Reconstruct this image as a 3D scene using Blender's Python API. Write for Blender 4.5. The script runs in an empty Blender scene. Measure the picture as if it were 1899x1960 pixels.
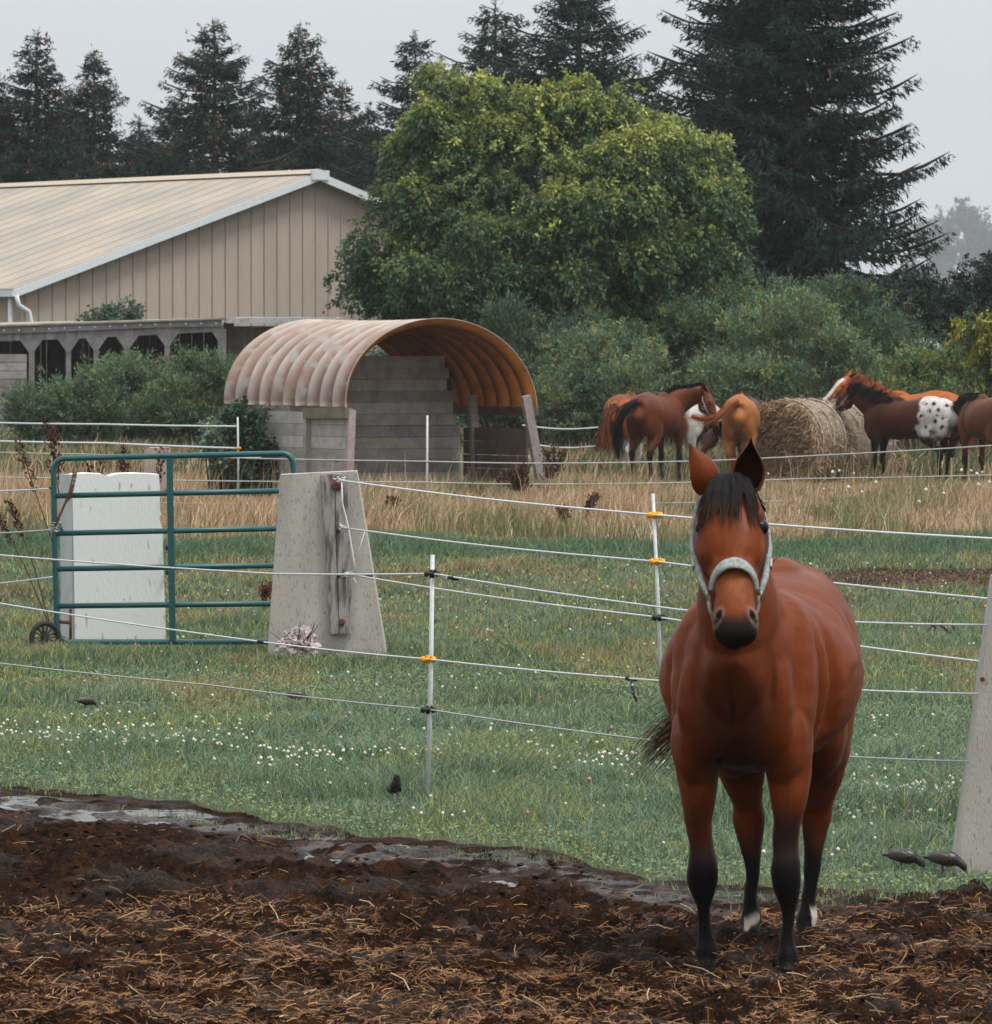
import bpy, math, random, os
import numpy as np
from mathutils import Vector, Matrix
random.seed(7); RNG = np.random.default_rng(7)
ONLY = ''
def on(k): return (not ONLY) or (k in ONLY.split(','))
S = bpy.context.scene
COL = S.collection
# ------------------------------------------------------------------ camera model (units: metres)
FPX = 10560.0; HORIZ = 649.0; CAMH = 2.51; CX, CY = 949.5, 980.0
PITCH = math.atan((CY-HORIZ)/FPX)
def P(x, y, Y):
    xc, yc = (x-CX)/FPX, (CY-y)/FPX
    d = Vector((xc, math.cos(PITCH)+yc*math.sin(PITCH), -math.sin(PITCH)+yc*math.cos(PITCH)))
    d *= Y/d.y
    return Vector((d.x, d.y, d.z+CAMH))
def G(x, y):
    Y = FPX*CAMH/(y-HORIZ)
    p = P(x, y, Y); p.z = 0
    return p
cam = bpy.data.cameras.new('camera'); camo = bpy.data.objects.new('camera', cam); COL.objects.link(camo)
camo.location = (0, 0, CAMH); camo.rotation_euler = (math.radians(90)-PITCH, 0, 0)
cam.sensor_fit = 'HORIZONTAL'; cam.sensor_width = 36; cam.lens = 36*FPX/1899.0
cam.clip_start = 0.5; cam.clip_end = 5000
cam.dof.use_dof = True; cam.dof.focus_distance = 33; cam.dof.aperture_fstop = 20
S.camera = camo
# ------------------------------------------------------------------ noise
def vnoise(x, y, seed=0, z=None):
    x = np.asarray(x, float); y = np.asarray(y, float)
    xi = np.floor(x).astype(np.int64); yi = np.floor(y).astype(np.int64)
    xf = x-xi; yf = y-yi
    def h(a, b):
        n = (a*374761393 + b*668265263 + seed*1442695041) & 0xffffffff
        n = ((n ^ (n >> 13))*1274126177) & 0xffffffff
        n = (n ^ (n >> 16)) & 0xffffffff
        return n/4294967295.0
    u = xf*xf*(3-2*xf); v = yf*yf*(3-2*yf)
    return (h(xi, yi)*(1-u)+h(xi+1, yi)*u)*(1-v) + (h(xi, yi+1)*(1-u)+h(xi+1, yi+1)*u)*v
def fbm(x, y, oct=4, seed=0, gain=.5):
    s = 0; a = 1; t = 0
    x = np.asarray(x, float); y = np.asarray(y, float)
    for i in range(oct):
        s = s + a*vnoise(x*2**i+i*17.3, y*2**i-i*9.1, seed+i); t += a; a *= gain
    return s/t
def sstep(a, b, x):
    t = np.clip((np.asarray(x, float)-a)/(b-a), 0, 1)
    return t*t*(3-2*t)
# ------------------------------------------------------------------ materials
MATS = {}
def M(name, base=(.5, .5, .5), rough=.7, spec=.3, metal=0, attr=False, n=None, n2=None, bump=None, trans=0, stretch=(1, 1, 1), sheen=0, rough_n=None):
    """base colour, optional noise mixes n/n2=(scale, colour, lo, hi), bump=(scale, distance, detail)"""
    if name in MATS: return MATS[name]
    m = bpy.data.materials.new(name); m.use_nodes = True; MATS[name] = m
    nt = m.node_tree; N = nt.nodes; L = nt.links
    b = N['Principled BSDF']; out = N['Material Output']
    b.inputs['Roughness'].default_value = rough; b.inputs['Specular IOR Level'].default_value = spec
    b.inputs['Metallic'].default_value = metal
    if sheen:
        b.inputs['Sheen Weight'].default_value = sheen; b.inputs['Sheen Roughness'].default_value = .4
    tc = N.new('ShaderNodeTexCoord'); mp = N.new('ShaderNodeMapping'); mp.inputs['Scale'].default_value = stretch
    L.new(tc.outputs['Object'], mp.inputs['Vector'])
    if attr:
        a = N.new('ShaderNodeAttribute'); a.attribute_name = 'Col'; c = a.outputs['Color']
    else:
        a = N.new('ShaderNodeRGB'); a.outputs[0].default_value = (*base, 1); c = a.outputs[0]
    for q in (n, n2):
        if not q: continue
        t = N.new('ShaderNodeTexNoise'); t.inputs['Scale'].default_value = q[0]; t.inputs['Detail'].default_value = 5
        L.new(mp.outputs[0], t.inputs['Vector'])
        r = N.new('ShaderNodeMapRange'); r.inputs['From Min'].default_value = q[2]; r.inputs['From Max'].default_value = q[3]
        L.new(t.outputs['Fac'], r.inputs['Value'])
        x = N.new('ShaderNodeMix'); x.data_type = 'RGBA'
        L.new(r.outputs[0], x.inputs['Factor']); L.new(c, x.inputs[6])
        if len(q) > 4:
            x.blend_type = q[4]
        x.inputs[7].default_value = (*q[1], 1)
        c = x.outputs[2]
    L.new(c, b.inputs['Base Color'])
    if bump:
        t = N.new('ShaderNodeTexNoise'); t.inputs['Scale'].default_value = bump[0]; t.inputs['Detail'].default_value = bump[2] if len(bump) > 2 else 4
        L.new(mp.outputs[0], t.inputs['Vector'])
        bp = N.new('ShaderNodeBump'); bp.inputs['Distance'].default_value = bump[1]; bp.inputs['Strength'].default_value = 1
        L.new(t.outputs['Fac'], bp.inputs['Height']); L.new(bp.outputs[0], b.inputs['Normal'])
    if rough_n:
        t = N.new('ShaderNodeTexNoise'); t.inputs['Scale'].default_value = rough_n[0]
        r = N.new('ShaderNodeMapRange'); r.inputs['From Min'].default_value = .4; r.inputs['From Max'].default_value = .6
        r.inputs['To Min'].default_value = rough_n[1]; r.inputs['To Max'].default_value = rough_n[2]
        L.new(mp.outputs[0], t.inputs['Vector']); L.new(t.outputs['Fac'], r.inputs['Value']); L.new(r.outputs[0], b.inputs['Roughness'])
    if trans:
        tr = N.new('ShaderNodeBsdfTranslucent'); mx = N.new('ShaderNodeMixShader'); mx.inputs[0].default_value = trans
        L.new(c, tr.inputs['Color']); L.new(b.outputs[0], mx.inputs[1]); L.new(tr.outputs[0], mx.inputs[2]); L.new(mx.outputs[0], out.inputs['Surface'])
    return m
# ------------------------------------------------------------------ object helpers
def tag(o, label=None, cat=None, group=None, kind=None):
    if label: o['label'] = label
    if cat: o['category'] = cat
    if group: o['group'] = group
    if kind: o['kind'] = kind
    return o
def thing(name, label, cat, loc=(0, 0, 0), group=None, rz=0):
    o = bpy.data.objects.new(name, None); COL.objects.link(o); o.location = loc; o.rotation_euler = (0, 0, rz)
    o.empty_display_size = .2
    return tag(o, label, cat, group)
def raw(name, V, F, mats, parent=None, smooth=False, col=None, sizes=None, world=True, mi=None):
    """V (n,3); F list of faces or flat loop array with sizes"""
    me = bpy.data.meshes.new(name)
    V = np.asarray(V, np.float32).reshape(-1, 3)
    if parent is not None and world:
        V = V - np.array(parent.location, np.float32)
    if sizes is None:
        me.from_pydata(V.tolist(), [], [tuple(f) for f in F])
    else:
        me.vertices.add(len(V)); me.vertices.foreach_set('co', V.ravel())
        F = np.asarray(F, np.int32); sizes = np.asarray(sizes, np.int32)
        me.loops.add(len(F)); me.loops.foreach_set('vertex_index', F)
        me.polygons.add(len(sizes)); st = np.zeros(len(sizes), np.int32); st[1:] = np.cumsum(sizes)[:-1]
        me.polygons.foreach_set('loop_start', st)
        me.update(calc_edges=True)
    if col is not None:
        ca = me.color_attributes.new('Col', 'FLOAT_COLOR', 'POINT')
        c = np.ones((len(V), 4), np.float32); c[:, :3] = col
        ca.data.foreach_set('color', c.ravel())
    for m in (mats if isinstance(mats, (list, tuple)) else [mats]): me.materials.append(m)
    if smooth: me.polygons.foreach_set('use_smooth', np.ones(len(me.polygons), bool))
    if mi is not None: me.polygons.foreach_set('material_index', np.asarray(mi, np.int32))
    me.update()
    o = bpy.data.objects.new(name, me); COL.objects.link(o)
    if parent is not None: o.parent = parent
    return o
class MB:
    def __init__(s): s.v = []; s.f = []; s.c = []
    def add(s, V, F, c=None):
        b = len(s.v); s.v += [tuple(p) for p in V]; s.f += [tuple(i+b for i in f) for f in F]
        s.c += [c or (1, 1, 1)]*len(V); return s
    def box(s, c, size, rot=None, col=None, taper=0, jit=0):
        x, y, z = [q/2 for q in size]; V = []
        for sz in (-1, 1):
            for sx, sy in ((-1, -1), (1, -1), (1, 1), (-1, 1)):
                k = 1-taper if sz > 0 else 1
                V.append(Vector((sx*x*k+random.uniform(-jit, jit), sy*y*k+random.uniform(-jit, jit), sz*z+random.uniform(-jit, jit))))
        if rot is not None: V = [rot @ v for v in V]
        V = [v+Vector(c) for v in V]
        return s.add(V, [(3, 2, 1, 0), (4, 5, 6, 7), (0, 1, 5, 4), (1, 2, 6, 5), (2, 3, 7, 6), (3, 0, 4, 7)], col)
    def beam(s, p0, p1, w, t, up=(0, 0, 1), col=None, jit=0):
        """board from p0 to p1; w along 'up', t across"""
        p0, p1 = Vector(p0), Vector(p1); d = (p1-p0); L = d.length; d.normalize()
        u = Vector(up); u = (u-d*u.dot(d)).normalized(); r = d.cross(u)
        R = Matrix((d, r, u)).transposed()
        return s.box((p0+p1)/2, (L, t, w), R, col, jit=jit)
    def tube(s, pts, r, n=8, col=None, cap=True):
        pts = [Vector(p) for p in pts]; R = r if isinstance(r, (list, tuple)) else [r]*len(pts)
        V = []; F = []; pu = None
        for i, p in enumerate(pts):
            t = (pts[min(i+1, len(pts)-1)]-pts[max(i-1, 0)]).normalized()
            if pu is None:
                a = Vector((0, 0, 1)) if abs(t.z) < .9 else Vector((1, 0, 0)); pu = (a-t*a.dot(t)).normalized()
            else: pu = (pu-t*pu.dot(t)).normalized()
            q = t.cross(pu)
            for k in range(n):
                a = 2*math.pi*k/n; V.append(p+pu*math.cos(a)*R[i]+q*math.sin(a)*R[i])
        for i in range(len(pts)-1):
            for k in range(n): F.append((i*n+k, i*n+(k+1) % n, (i+1)*n+(k+1) % n, (i+1)*n+k))
        if cap: F += [tuple(range(n-1, -1, -1)), tuple((len(pts)-1)*n+k for k in range(n))]
        return s.add(V, F, col)
    def ell(s, c, r, rot=None, n=16, m=10, col=None):
        V = [Vector((0, 0, 1))]; F = []
        for i in range(1, m):
            a = math.pi*i/m
            for k in range(n):
                b = 2*math.pi*k/n; V.append(Vector((math.sin(a)*math.cos(b), math.sin(a)*math.sin(b), math.cos(a))))
        V.append(Vector((0, 0, -1)))
        for k in range(n): F.append((0, 1+k, 1+(k+1) % n))
        for i in range(m-2):
            for k in range(n): F.append((1+i*n+k, 1+(i+1)*n+k, 1+(i+1)*n+(k+1) % n, 1+i*n+(k+1) % n))
        e = len(V)-1
        for k in range(n): F.append((e, 1+(m-2)*n+(k+1) % n, 1+(m-2)*n+k))
        V = [Vector((v.x*r[0], v.y*r[1], v.z*r[2])) for v in V]
        if rot is not None: V = [rot @ v for v in V]
        return s.add([v+Vector(c) for v in V], F, col)
    def prism(s, poly, d, col=None):
        """poly: 3D points (planar), extruded by vector d"""
        n = len(poly); V = [Vector(p) for p in poly]+[Vector(p)+Vector(d) for p in poly]
        F = [tuple(range(n)), tuple(range(2*n-1, n-1, -1))]+[(i, n+i, n+(i+1) % n, (i+1) % n) for i in range(n)]
        return s.add(V, F, col)
    def build(s, name, mat, parent=None, smooth=False, world=True):
        return raw(name, np.array([tuple(v) for v in s.v]), s.f, mat, parent, smooth, np.array(s.c), world=world)
def catmull(P_, k=4):
    """interpolate rows of array"""
    A = np.asarray(P_, float); n = len(A); out = []
    for i in range(n-1):
        p0, p1, p2, p3 = A[max(i-1, 0)], A[i], A[i+1], A[min(i+2, n-1)]
        for j in range(k):
            t = j/k
            out.append(.5*((2*p1)+(-p0+p2)*t+(2*p0-5*p1+4*p2-p3)*t*t+(-p0+3*p1-3*p2+p3)*t**3))
    out.append(A[-1]); return np.array(out)
def loft(mb, secs, side=(0, 1, 0), n=24, egg=0, k=4, caps=True, axes=None, sq=1):
    """secs rows: x,y,z,a(lateral),b(depth). closed surface"""
    A = catmull(secs, k) if k > 1 else np.asarray(secs, float); V = []; F = []
    C = [Vector(r[:3]) for r in A]
    sv = Vector(side)
    for i, c in enumerate(C):
        if axes: Sx, U = axes
        else:
            T = (C[min(i+1, len(C)-1)]-C[max(i-1, 0)]).normalized()
            Sx = (sv-T*sv.dot(T)).normalized(); U = Sx.cross(T)
        for q in range(n):
            a = 2*math.pi*q/n; ca, sa = math.cos(a), math.sin(a)
            if sq != 1 and sa > 0: ca, sa = math.copysign(abs(ca)**sq, ca), sa**sq
            w = A[i][3]*(1-egg*max(0, -sa)) if egg >= 0 else A[i][3]*(1+egg*max(0, sa))
            V.append(c+Sx*ca*w+U*sa*A[i][4])
    m = len(C)
    for i in range(m-1):
        for q in range(n): F.append((i*n+q, i*n+(q+1) % n, (i+1)*n+(q+1) % n, (i+1)*n+q))
    if caps: F += [tuple(range(n-1, -1, -1)), tuple((m-1)*n+q for q in range(n))]
    mb.add(V, F)
def blades(name, X, Y, Z, h, w, bx, by, col, mat, parent=None, label=None):
    N = len(X); az = RNG.uniform(0, 2*math.pi, N); dx, dy = np.cos(az)*w/2, np.sin(az)*w/2
    V = np.empty((N, 5, 3), np.float32)
    V[:, 0] = np.stack([X-dx, Y-dy, Z], 1); V[:, 1] = np.stack([X+dx, Y+dy, Z], 1)
    V[:, 2] = np.stack([X+dx*.7+bx*.35, Y+dy*.7+by*.35, Z+h*.6], 1); V[:, 3] = np.stack([X-dx*.7+bx*.35, Y-dy*.7+by*.35, Z+h*.6], 1)
    V[:, 4] = np.stack([X+bx, Y+by, Z+h*(1-.12*(np.hypot(bx, by)/np.maximum(h, .01)))], 1)
    b = (np.arange(N)*5)[:, None]
    F = (b+np.array([0, 1, 2, 3, 3, 2, 4])[None]).ravel(); sz = np.tile([4, 3], N)
    C = np.repeat(col[:, None, :], 5, 1).reshape(-1, 3)
    return raw(name, V.reshape(-1, 3), F, mat, parent, False, C, sz)
def leaves(name, Cn, D, Nn, L, W, col, mat, parent=None, world=True):
    """diamond leaves: base Cn, direction D, normal-ish Nn"""
    Cn = np.asarray(Cn, np.float32); D = D/np.maximum(np.linalg.norm(D, axis=1, keepdims=True), 1e-6)
    Sd = np.cross(D, Nn); Sd /= np.maximum(np.linalg.norm(Sd, axis=1, keepdims=True), 1e-6)
    N = len(Cn); L = np.broadcast_to(L, N)[:, None]; W = np.broadcast_to(W, N)[:, None]
    V = np.empty((N, 4, 3), np.float32)
    V[:, 0] = Cn; V[:, 1] = Cn+D*L*.45+Sd*W*.5; V[:, 2] = Cn+D*L; V[:, 3] = Cn+D*L*.45-Sd*W*.5
    F = np.arange(N*4); sz = np.full(N, 4)
    return raw(name, V.reshape(-1, 3), F, mat, parent, False, np.repeat(col[:, None, :], 4, 1).reshape(-1, 3), sz, world=world)
def jitcol(base, n, amt=.25, hue=.1):
    b = np.array(base)[None]*(1+RNG.uniform(-amt, amt, (n, 1)))*(1+RNG.uniform(-hue, hue, (n, 3)))
    return b
def rdir(n):
    v = RNG.normal(size=(n, 3)); return v/np.linalg.norm(v, axis=1, keepdims=True)
# ------------------------------------------------------------------ ground, mud, water
EX = np.array([-4.5, -2.8, -1.83, -.93, .13, .85, 2.25, 5]); EYV = np.array([31.9, 31.1, 29.9, 28.4, 27.0, 25.8, 24.9, 24.3])
def edgeY(x, rough=True):
    x = np.asarray(x, float); e = np.interp(x, EX, EYV)
    if rough: e = e+(fbm(x*1.2, x*0+3, 3, 21)-.5)*1.3+(fbm(x*6, x*0+9, 2, 22)-.5)*.5
    return e
HP_ = [(.75, 21.62), (1.15, 21.42), (1.04, 22.6), (1.27, 22.5)]+[(random.uniform(-2.4, 2.4), random.uniform(19.3, 28)) for _ in range(75)]
def prints(x, y):
    x = np.asarray(x, float); y = np.asarray(y, float); z = np.zeros(np.broadcast(x, y).shape)
    for i, (px, py) in enumerate(HP_):
        k = np.abs(x-px)+np.abs(y-py) < .40
        if np.any(k):
            r = np.hypot((x-px)*1.0, (y-py)*.85)[k]; z[k] += -.042*np.exp(-(r/.068)**4)+.018*np.exp(-((r-.098)/.028)**2)
    return z
def mudz(x, y):
    d = edgeY(x)-y            # >0 inside the mud
    big = fbm(x*1.5, y*1.5, 3, 31)-.5; f = fbm(x*7, y*7, 4, 41, .55)
    clod = np.abs(fbm(x*16, y*14, 3, 51, .6)-.5)*2
    z = big*.11+(f-.5)*.18+(1-clod)*.058-.030
    near = sstep(30, 22, y)
    z = z*(.75+.35*near)
    fl = sstep(1.1, 2.4, d)+sstep(1.2, 2.2, x); z = z*(.42+.58*np.minimum(fl, 1))+.012*sstep(1.5, 4, d)
    pud = np.maximum(np.exp(-((d-.55-.9*(fbm(x*.9, y*.2, 2, 77)-.5))/.38)**2), .9*np.exp(-((d-1.5-.9*(fbm(x*.8+4, y*.2, 2, 78)-.5))/.30)**2))*sstep(2.0, .6, x)
    z = z+prints(x, y)*sstep(.3, 1, d)
    z = z-pud*.060*sstep(.38, .55, fbm(x*1.9+5, y*3.6, 3, 61))-.002*pud
    z = z*sstep(-.35, .35, d)
    return z, d
def landz(x, y):
    """height of the lawn"""
    z, d = mudz(x, y); return np.where(d > 0, z, (fbm(x*2.2, y*2.2, 3, 71)-.5)*.05*sstep(0, 1, -d))
if on('ground'):
    def soil(name, cols, mudm=False):
        m = bpy.data.materials.new(name); m.use_nodes = True; nt = m.node_tree; N = nt.nodes; L = nt.links; b = N['Principled BSDF']
        tc = N.new('ShaderNodeTexCoord')
        c = None
        for i, (sc, col, lo, hi, st) in enumerate(cols):
            mp = N.new('ShaderNodeMapping'); mp.inputs['Scale'].default_value = st; L.new(tc.outputs['Object'], mp.inputs[0])
            t = N.new('ShaderNodeTexNoise'); t.inputs['Scale'].default_value = sc; t.inputs['Detail'].default_value = 6; L.new(mp.outputs[0], t.inputs['Vector'])
            r = N.new('ShaderNodeMapRange'); r.inputs['From Min'].default_value = lo; r.inputs['From Max'].default_value = hi; L.new(t.outputs['Fac'], r.inputs['Value'])
            if c is None:
                x = N.new('ShaderNodeRGB'); x.outputs[0].default_value = (*col, 1); c = x.outputs[0]; continue
            x = N.new('ShaderNodeMix'); x.data_type = 'RGBA'; L.new(r.outputs[0], x.inputs[0]); L.new(c, x.inputs[6]); x.inputs[7].default_value = (*col, 1); c = x.outputs[2]
        L.new(c, b.inputs['Base Color']); b.inputs['Roughness'].default_value = .9; b.inputs['Specular IOR Level'].default_value = .2
        t = N.new('ShaderNodeTexNoise'); t.inputs['Scale'].default_value = 45 if mudm else 12; t.inputs['Detail'].default_value = 6; L.new(tc.outputs['Object'], t.inputs['Vector'])
        bp = N.new('ShaderNodeBump'); bp.inputs['Distance'].default_value = .03 if mudm else .06; L.new(t.outputs['Fac'], bp.inputs['Height']); L.new(bp.outputs[0], b.inputs['Normal'])
        if mudm:
            a = N.new('ShaderNodeAttribute'); a.attribute_name = 'Col'; L.new(a.outputs['Fac'], b.inputs['Roughness'])
            sp_ = N.new('ShaderNodeMapRange'); sp_.inputs['From Min'].default_value = .95; sp_.inputs['From Max'].default_value = .35; sp_.inputs['To Min'].default_value = .04; sp_.inputs['To Max'].default_value = .5; L.new(a.outputs['Fac'], sp_.inputs['Value']); L.new(sp_.outputs[0], b.inputs['Specular IOR Level'])
            mu = N.new('ShaderNodeVectorMath'); mu.operation = 'MULTIPLY'; L.new(c, mu.inputs[0])
            mu.inputs[1].default_value = (1, 1, 1); L.new(mu.outputs[0], b.inputs['Base Color'])
        return m
    mMud = soil('wet_mud', [(1, (.016, .0075, .004), 0, 1, (1, 1, 1)), (5, (.036, .0145, .006), .45, .62, (1, 1, 1)), (18, (.008, .0055, .004), .50, .60, (1, 1, 1)), (60, (.085, .040, .016), .60, .70, (1, 1, 1))], True)
    mEarth = soil('lawn_soil', [(1, (.045, .06, .028), 0, 1, (1, 1, 1)), (1.3, (.09, .06, .038), .5, .66, (1, .6, 1)), (9, (.035, .07, .03), .45, .6, (1, 1, 1)), (.05, (.10, .10, .05), .4, .7, (1, 1, 1))])
    # detailed patch near the camera (one grid split along the edge of the mud), far sheet around it
    x0, x1, y0, y1 = -4.2, 4.6, 17.5, 33.6; nx, ny = 620, 900
    gx = np.linspace(x0, x1, nx); gy = np.linspace(y0, y1, ny); X, Y = np.meshgrid(gx, gy); Z, D = mudz(X, Y)
    lawn = (fbm(X*2.2, Y*2.2, 3, 71)-.5)*.05*sstep(0, 1, -D); Zf = np.where(D > 0, Z, lawn)
    bd = np.minimum(np.minimum(X-x0, x1-X), np.minimum(Y-y0, y1-Y)); Zf *= sstep(0, .5, bd)
    V = np.stack([X, Y, Zf], -1).reshape(-1, 3); idx = np.arange(nx*ny).reshape(ny, nx)
    Q = np.stack([idx[:-1, :-1], idx[:-1, 1:], idx[1:, 1:], idx[1:, :-1]], -1).reshape(-1, 4)
    ismud = (D[:-1, :-1] > -.05).reshape(-1)
    def sub(Q_):
        u, inv = np.unique(Q_, return_inverse=True); return V[u], inv.reshape(-1), np.full(len(Q_), 4), u
    Vm, Fm, Sm, um_ = sub(Q[ismud])
    wet = np.exp(-((D.reshape(-1)[um_]-.9)/.65)**2)*sstep(2.2, .5, Vm[:, 0]); rough = .95-.66*wet*sstep(.3, .6, fbm(Vm[:, 0]*5, Vm[:, 1]*9, 4, 5))
    rough = np.minimum(rough, .95-.20*sstep(.5, .7, fbm(Vm[:, 0]*2, Vm[:, 1]*3, 3, 15)))
    o = raw('mud', Vm, Fm, mMud, None, True, np.repeat(rough[:, None], 3, 1), Sm); tag(o, kind='structure')
    Vg, Fg, Sg, _ = sub(Q[~ismud])
    n = len(Vg); B = 2800.
    ring = [(x0, y0, 0), (x1, y0, 0), (x1, y1, 0), (x0, y1, 0), (-B, -200, 0), (B, -200, 0), (B, B, 0), (-B, B, 0)]
    Vg = np.vstack([Vg, ring]); F2 = [(4, 5, 1, 0), (5, 6, 2, 1), (6, 7, 3, 2), (7, 4, 0, 3)]
    Fg = np.concatenate([Fg, np.array(F2).reshape(-1)+n]); Sg = np.concatenate([Sg, np.full(4, 4)])
    o = raw('ground', Vg, Fg, mEarth, None, True, None, Sg); tag(o, kind='structure')
    # standing water in the trodden hollows: one sheet, showing only where the mud dips under it
    mWat = M('puddle_water', (.03, .026, .024), rough=.06, spec=.6, bump=(9, .002, 2))
    gx = np.linspace(-4.1, 1.6, 90); V = []; F = []
    for i, x in enumerate(gx):
        e = float(edgeY(x, False)); V += [(x, e-2.5, -.014), (x, e+.1, -.014)]
        if i: F.append((2*i-2, 2*i, 2*i+1, 2*i-1))
    o = raw('puddle_water', V, F, mWat); tag(o, kind='structure')
# ------------------------------------------------------------------ grass, straw, flowers
if on('grass'):
    mGr = M('grass_blade', attr=True, rough=.55, spec=.25, trans=.25)
    mDry = M('dry_grass_blade', attr=True, rough=.7, spec=.15, trans=.2)
    G1, G2, G3, GY, GB = (.125, .200, .118), (.170, .250, .165), (.065, .125, .070), (.30, .32, .10), (.32, .22, .13)
    def pal(X, Y, n, yel=.12, brn=.05, dark=.2):
        c = np.tile(np.array(G1), (n, 1)); p = fbm(X*.8, Y*.5, 3, 81); c = c*(1-sstep(.4, .65, p)[:, None])+np.array(G2)[None]*sstep(.4, .65, p)[:, None]
        r = RNG.random(n); q = fbm(X*1.1, Y*.45, 3, 91)
        c[r < dark] = G3; yy = (r > 1-yel-.25*(q > .58)); c[yy] = GY; bb = RNG.random(n) < brn+.35*sstep(.56, .70, q)*(brn > .04); c[bb] = GB
        return c*(1+RNG.uniform(-.3, .3, (n, 1)))*(1+RNG.uniform(-.08, .08, (n, 3)))
    def scat(n, ya, yb, mx=.8, pw=1.0):
        Y = ya+(yb-ya)*RNG.random(n)**pw; hw = Y*.0899*1.06+mx+1.5*sstep(60, 80, Y); X = RNG.uniform(-1, 1, n)*hw; return X, Y
    def wind(n, h, a=.5): return RNG.normal(.12, a, n)*h, RNG.normal(0, a, n)*h
    # near lawn
    X, Y = scat(230000, 24, 37); d = Y-edgeY(X); k = (d > RNG.exponential(.10, len(X))-.02); X, Y, d = X[k], Y[k], d[k]
    n = len(X); hf = fbm(X*1.3, Y*1.3, 3, 101); tall = np.exp(-((Y-28.6)/1.2)**2)*sstep(.3, 1.2, X)*1.3+.5*np.exp(-((Y-31)/1.8)**2) 
    h = (.030+.035*sstep(.15, 1.2, d)+.045*sstep(.45, .65, hf)*sstep(.3, 1.0, d)+.075*tall*sstep(.3, .6, hf+.1)*sstep(.8, 2, d))*RNG.uniform(.5, 1.4, n)
    bx, by = wind(n, h, .75); Z = landz(X, Y)-.004
    c = pal(X, Y, n, .10, .03+.0*d); nearb = (d < .9) & (RNG.random(n) < .35); c[nearb] = c[nearb]*.5+np.array(GY)*.35
    o = blades('lawn_grass', X, Y, Z, h, RNG.uniform(.0035, .0065, n)*(1+.3*(d > 3)), bx, by, c, mGr); tag(o, 'short green grass and clover lawn beyond the mud', 'grass', kind='stuff')
    # tufts coming through in the mud margin
    X, Y = scat(60000, 24, 33); d = Y-edgeY(X); k = (d > -1.0) & (d < .1) & (fbm(X*2.3, Y*2.3, 3, 111) > .56); X, Y = X[k], Y[k]; n = len(X); h = RNG.uniform(.015, .05, n); bx, by = wind(n, h)
    o = blades('grass_tufts', X, Y, landz(X, Y)-.003, h, np.full(n, .005), bx, by, pal(X, Y, n, .25, .1), mGr); tag(o, 'sparse green tufts growing at the border of the mud', 'grass', kind='stuff')
    # clover leaves low in the lawn
    X, Y = scat(90000, 24, 42); d = Y-edgeY(X); k = d > RNG.exponential(.12, len(X)); X, Y, d = X[k], Y[k], d[k]; n = len(X); c = jitcol((.13, .21, .115), n, .35, .12); yy = RNG.random(n) < .2; c[yy] = jitcol((.26, .30, .09), yy.sum(), .2, .1)
    Dv = rdir(n); Dv[:, 2] = np.abs(Dv[:, 2])*.3; Nn_ = rdir(n)*.5+np.array([[0, -.3, 1]])
    o = leaves('clover_leaves', np.stack([X, Y, landz(X, Y)+RNG.uniform(.005, .045, n)], 1), Dv, Nn_, RNG.uniform(.012, .028, n), RNG.uniform(.010, .022, n), c, mGr); tag(o, 'low clover leaves among the grass of the lawn', 'clover', kind='stuff')
    # middle lawn
    X, Y = scat(190000, 36.5, 50); n = len(X); hf = fbm(X*.9, Y*.6, 3, 102); h = (.045+.06*sstep(.45, .68, hf)+.05*np.exp(-((Y-43)/1.6)**2))*RNG.uniform(.5, 1.4, n); bx, by = wind(n, h)
    o = blades('lawn_grass', X, Y, landz(X, Y)*0-.003, h, RNG.uniform(.006, .010, n), bx, by, pal(X, Y, n, .20, .06), mGr); tag(o, 'grazed lawn around the gate and the concrete block', 'grass', kind='stuff')
    X, Y = scat(190000, 49, 72); n = len(X); hf = fbm(X*.7, Y*.35, 3, 103); band = np.exp(-((Y-65)/2.6)**2)
    k = (RNG.random(n) < .25+sstep(.40, .55, hf)+band); X, Y, hf, band = X[k], Y[k], hf[k], band[k]; n = len(X)
    h = (.045+.05*sstep(.5, .68, hf)+.15*band*sstep(.3, .6, hf))*RNG.uniform(.5, 1.4, n); bx, by = wind(n, h); c = pal(X, Y, n, .26, .12); bare = (Y > 55.5)*(Y < 60)*(X > 2.6+.6*np.sin(Y*3)); c[bare] = np.array((.085, .045, .03))*RNG.uniform(.5, 1.4, (bare.sum(), 1)); h = h*(1-.6*bare); br = RNG.random(n) < .45*np.exp(-((Y-55)/4.)**2)*sstep(.4, .6, fbm(X*.6, Y*.25, 3, 19)); c[br] = np.array((.26, .15, .09))*RNG.uniform(.5, 1.2, (br.sum(), 1)); c[band > .4] = c[band > .4]*.3+np.array(G3)*.8*RNG.uniform(.6, 1.6, ((band > .4).sum(), 1))
    o = blades('pasture_grass', X, Y, np.full(n, -.003), h, RNG.uniform(.009, .016, n), bx, by, c, mGr); tag(o, 'grazed green and brownish pasture behind the near fence', 'grass', kind='stuff')
    # dry tall grass
    DR = [(.52, .33, .19), (.60, .43, .27), (.42, .24, .13), (.66, .50, .35)]
    def dry(n, X, Y):
        c = np.array(DR)[RNG.integers(0, 4, n)]; g = fbm(X*.5, Y*.25, 3, 121); gg = RNG.random(n) < .10+.65*sstep(.48, .62, g); c = c.copy(); c[gg] = (.20, .22, .10); return c*RNG.uniform(.6, 1.2, (n, 1))
    X, Y = scat(150000, 67, 97, 1.2); n = len(X); g = fbm(X*.6, Y*.3, 3, 131); k = RNG.random(n) < sstep(66.5, 71, Y+3*(g-.5)); X, Y, g = X[k], Y[k], g[k]; n = len(X)
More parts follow.
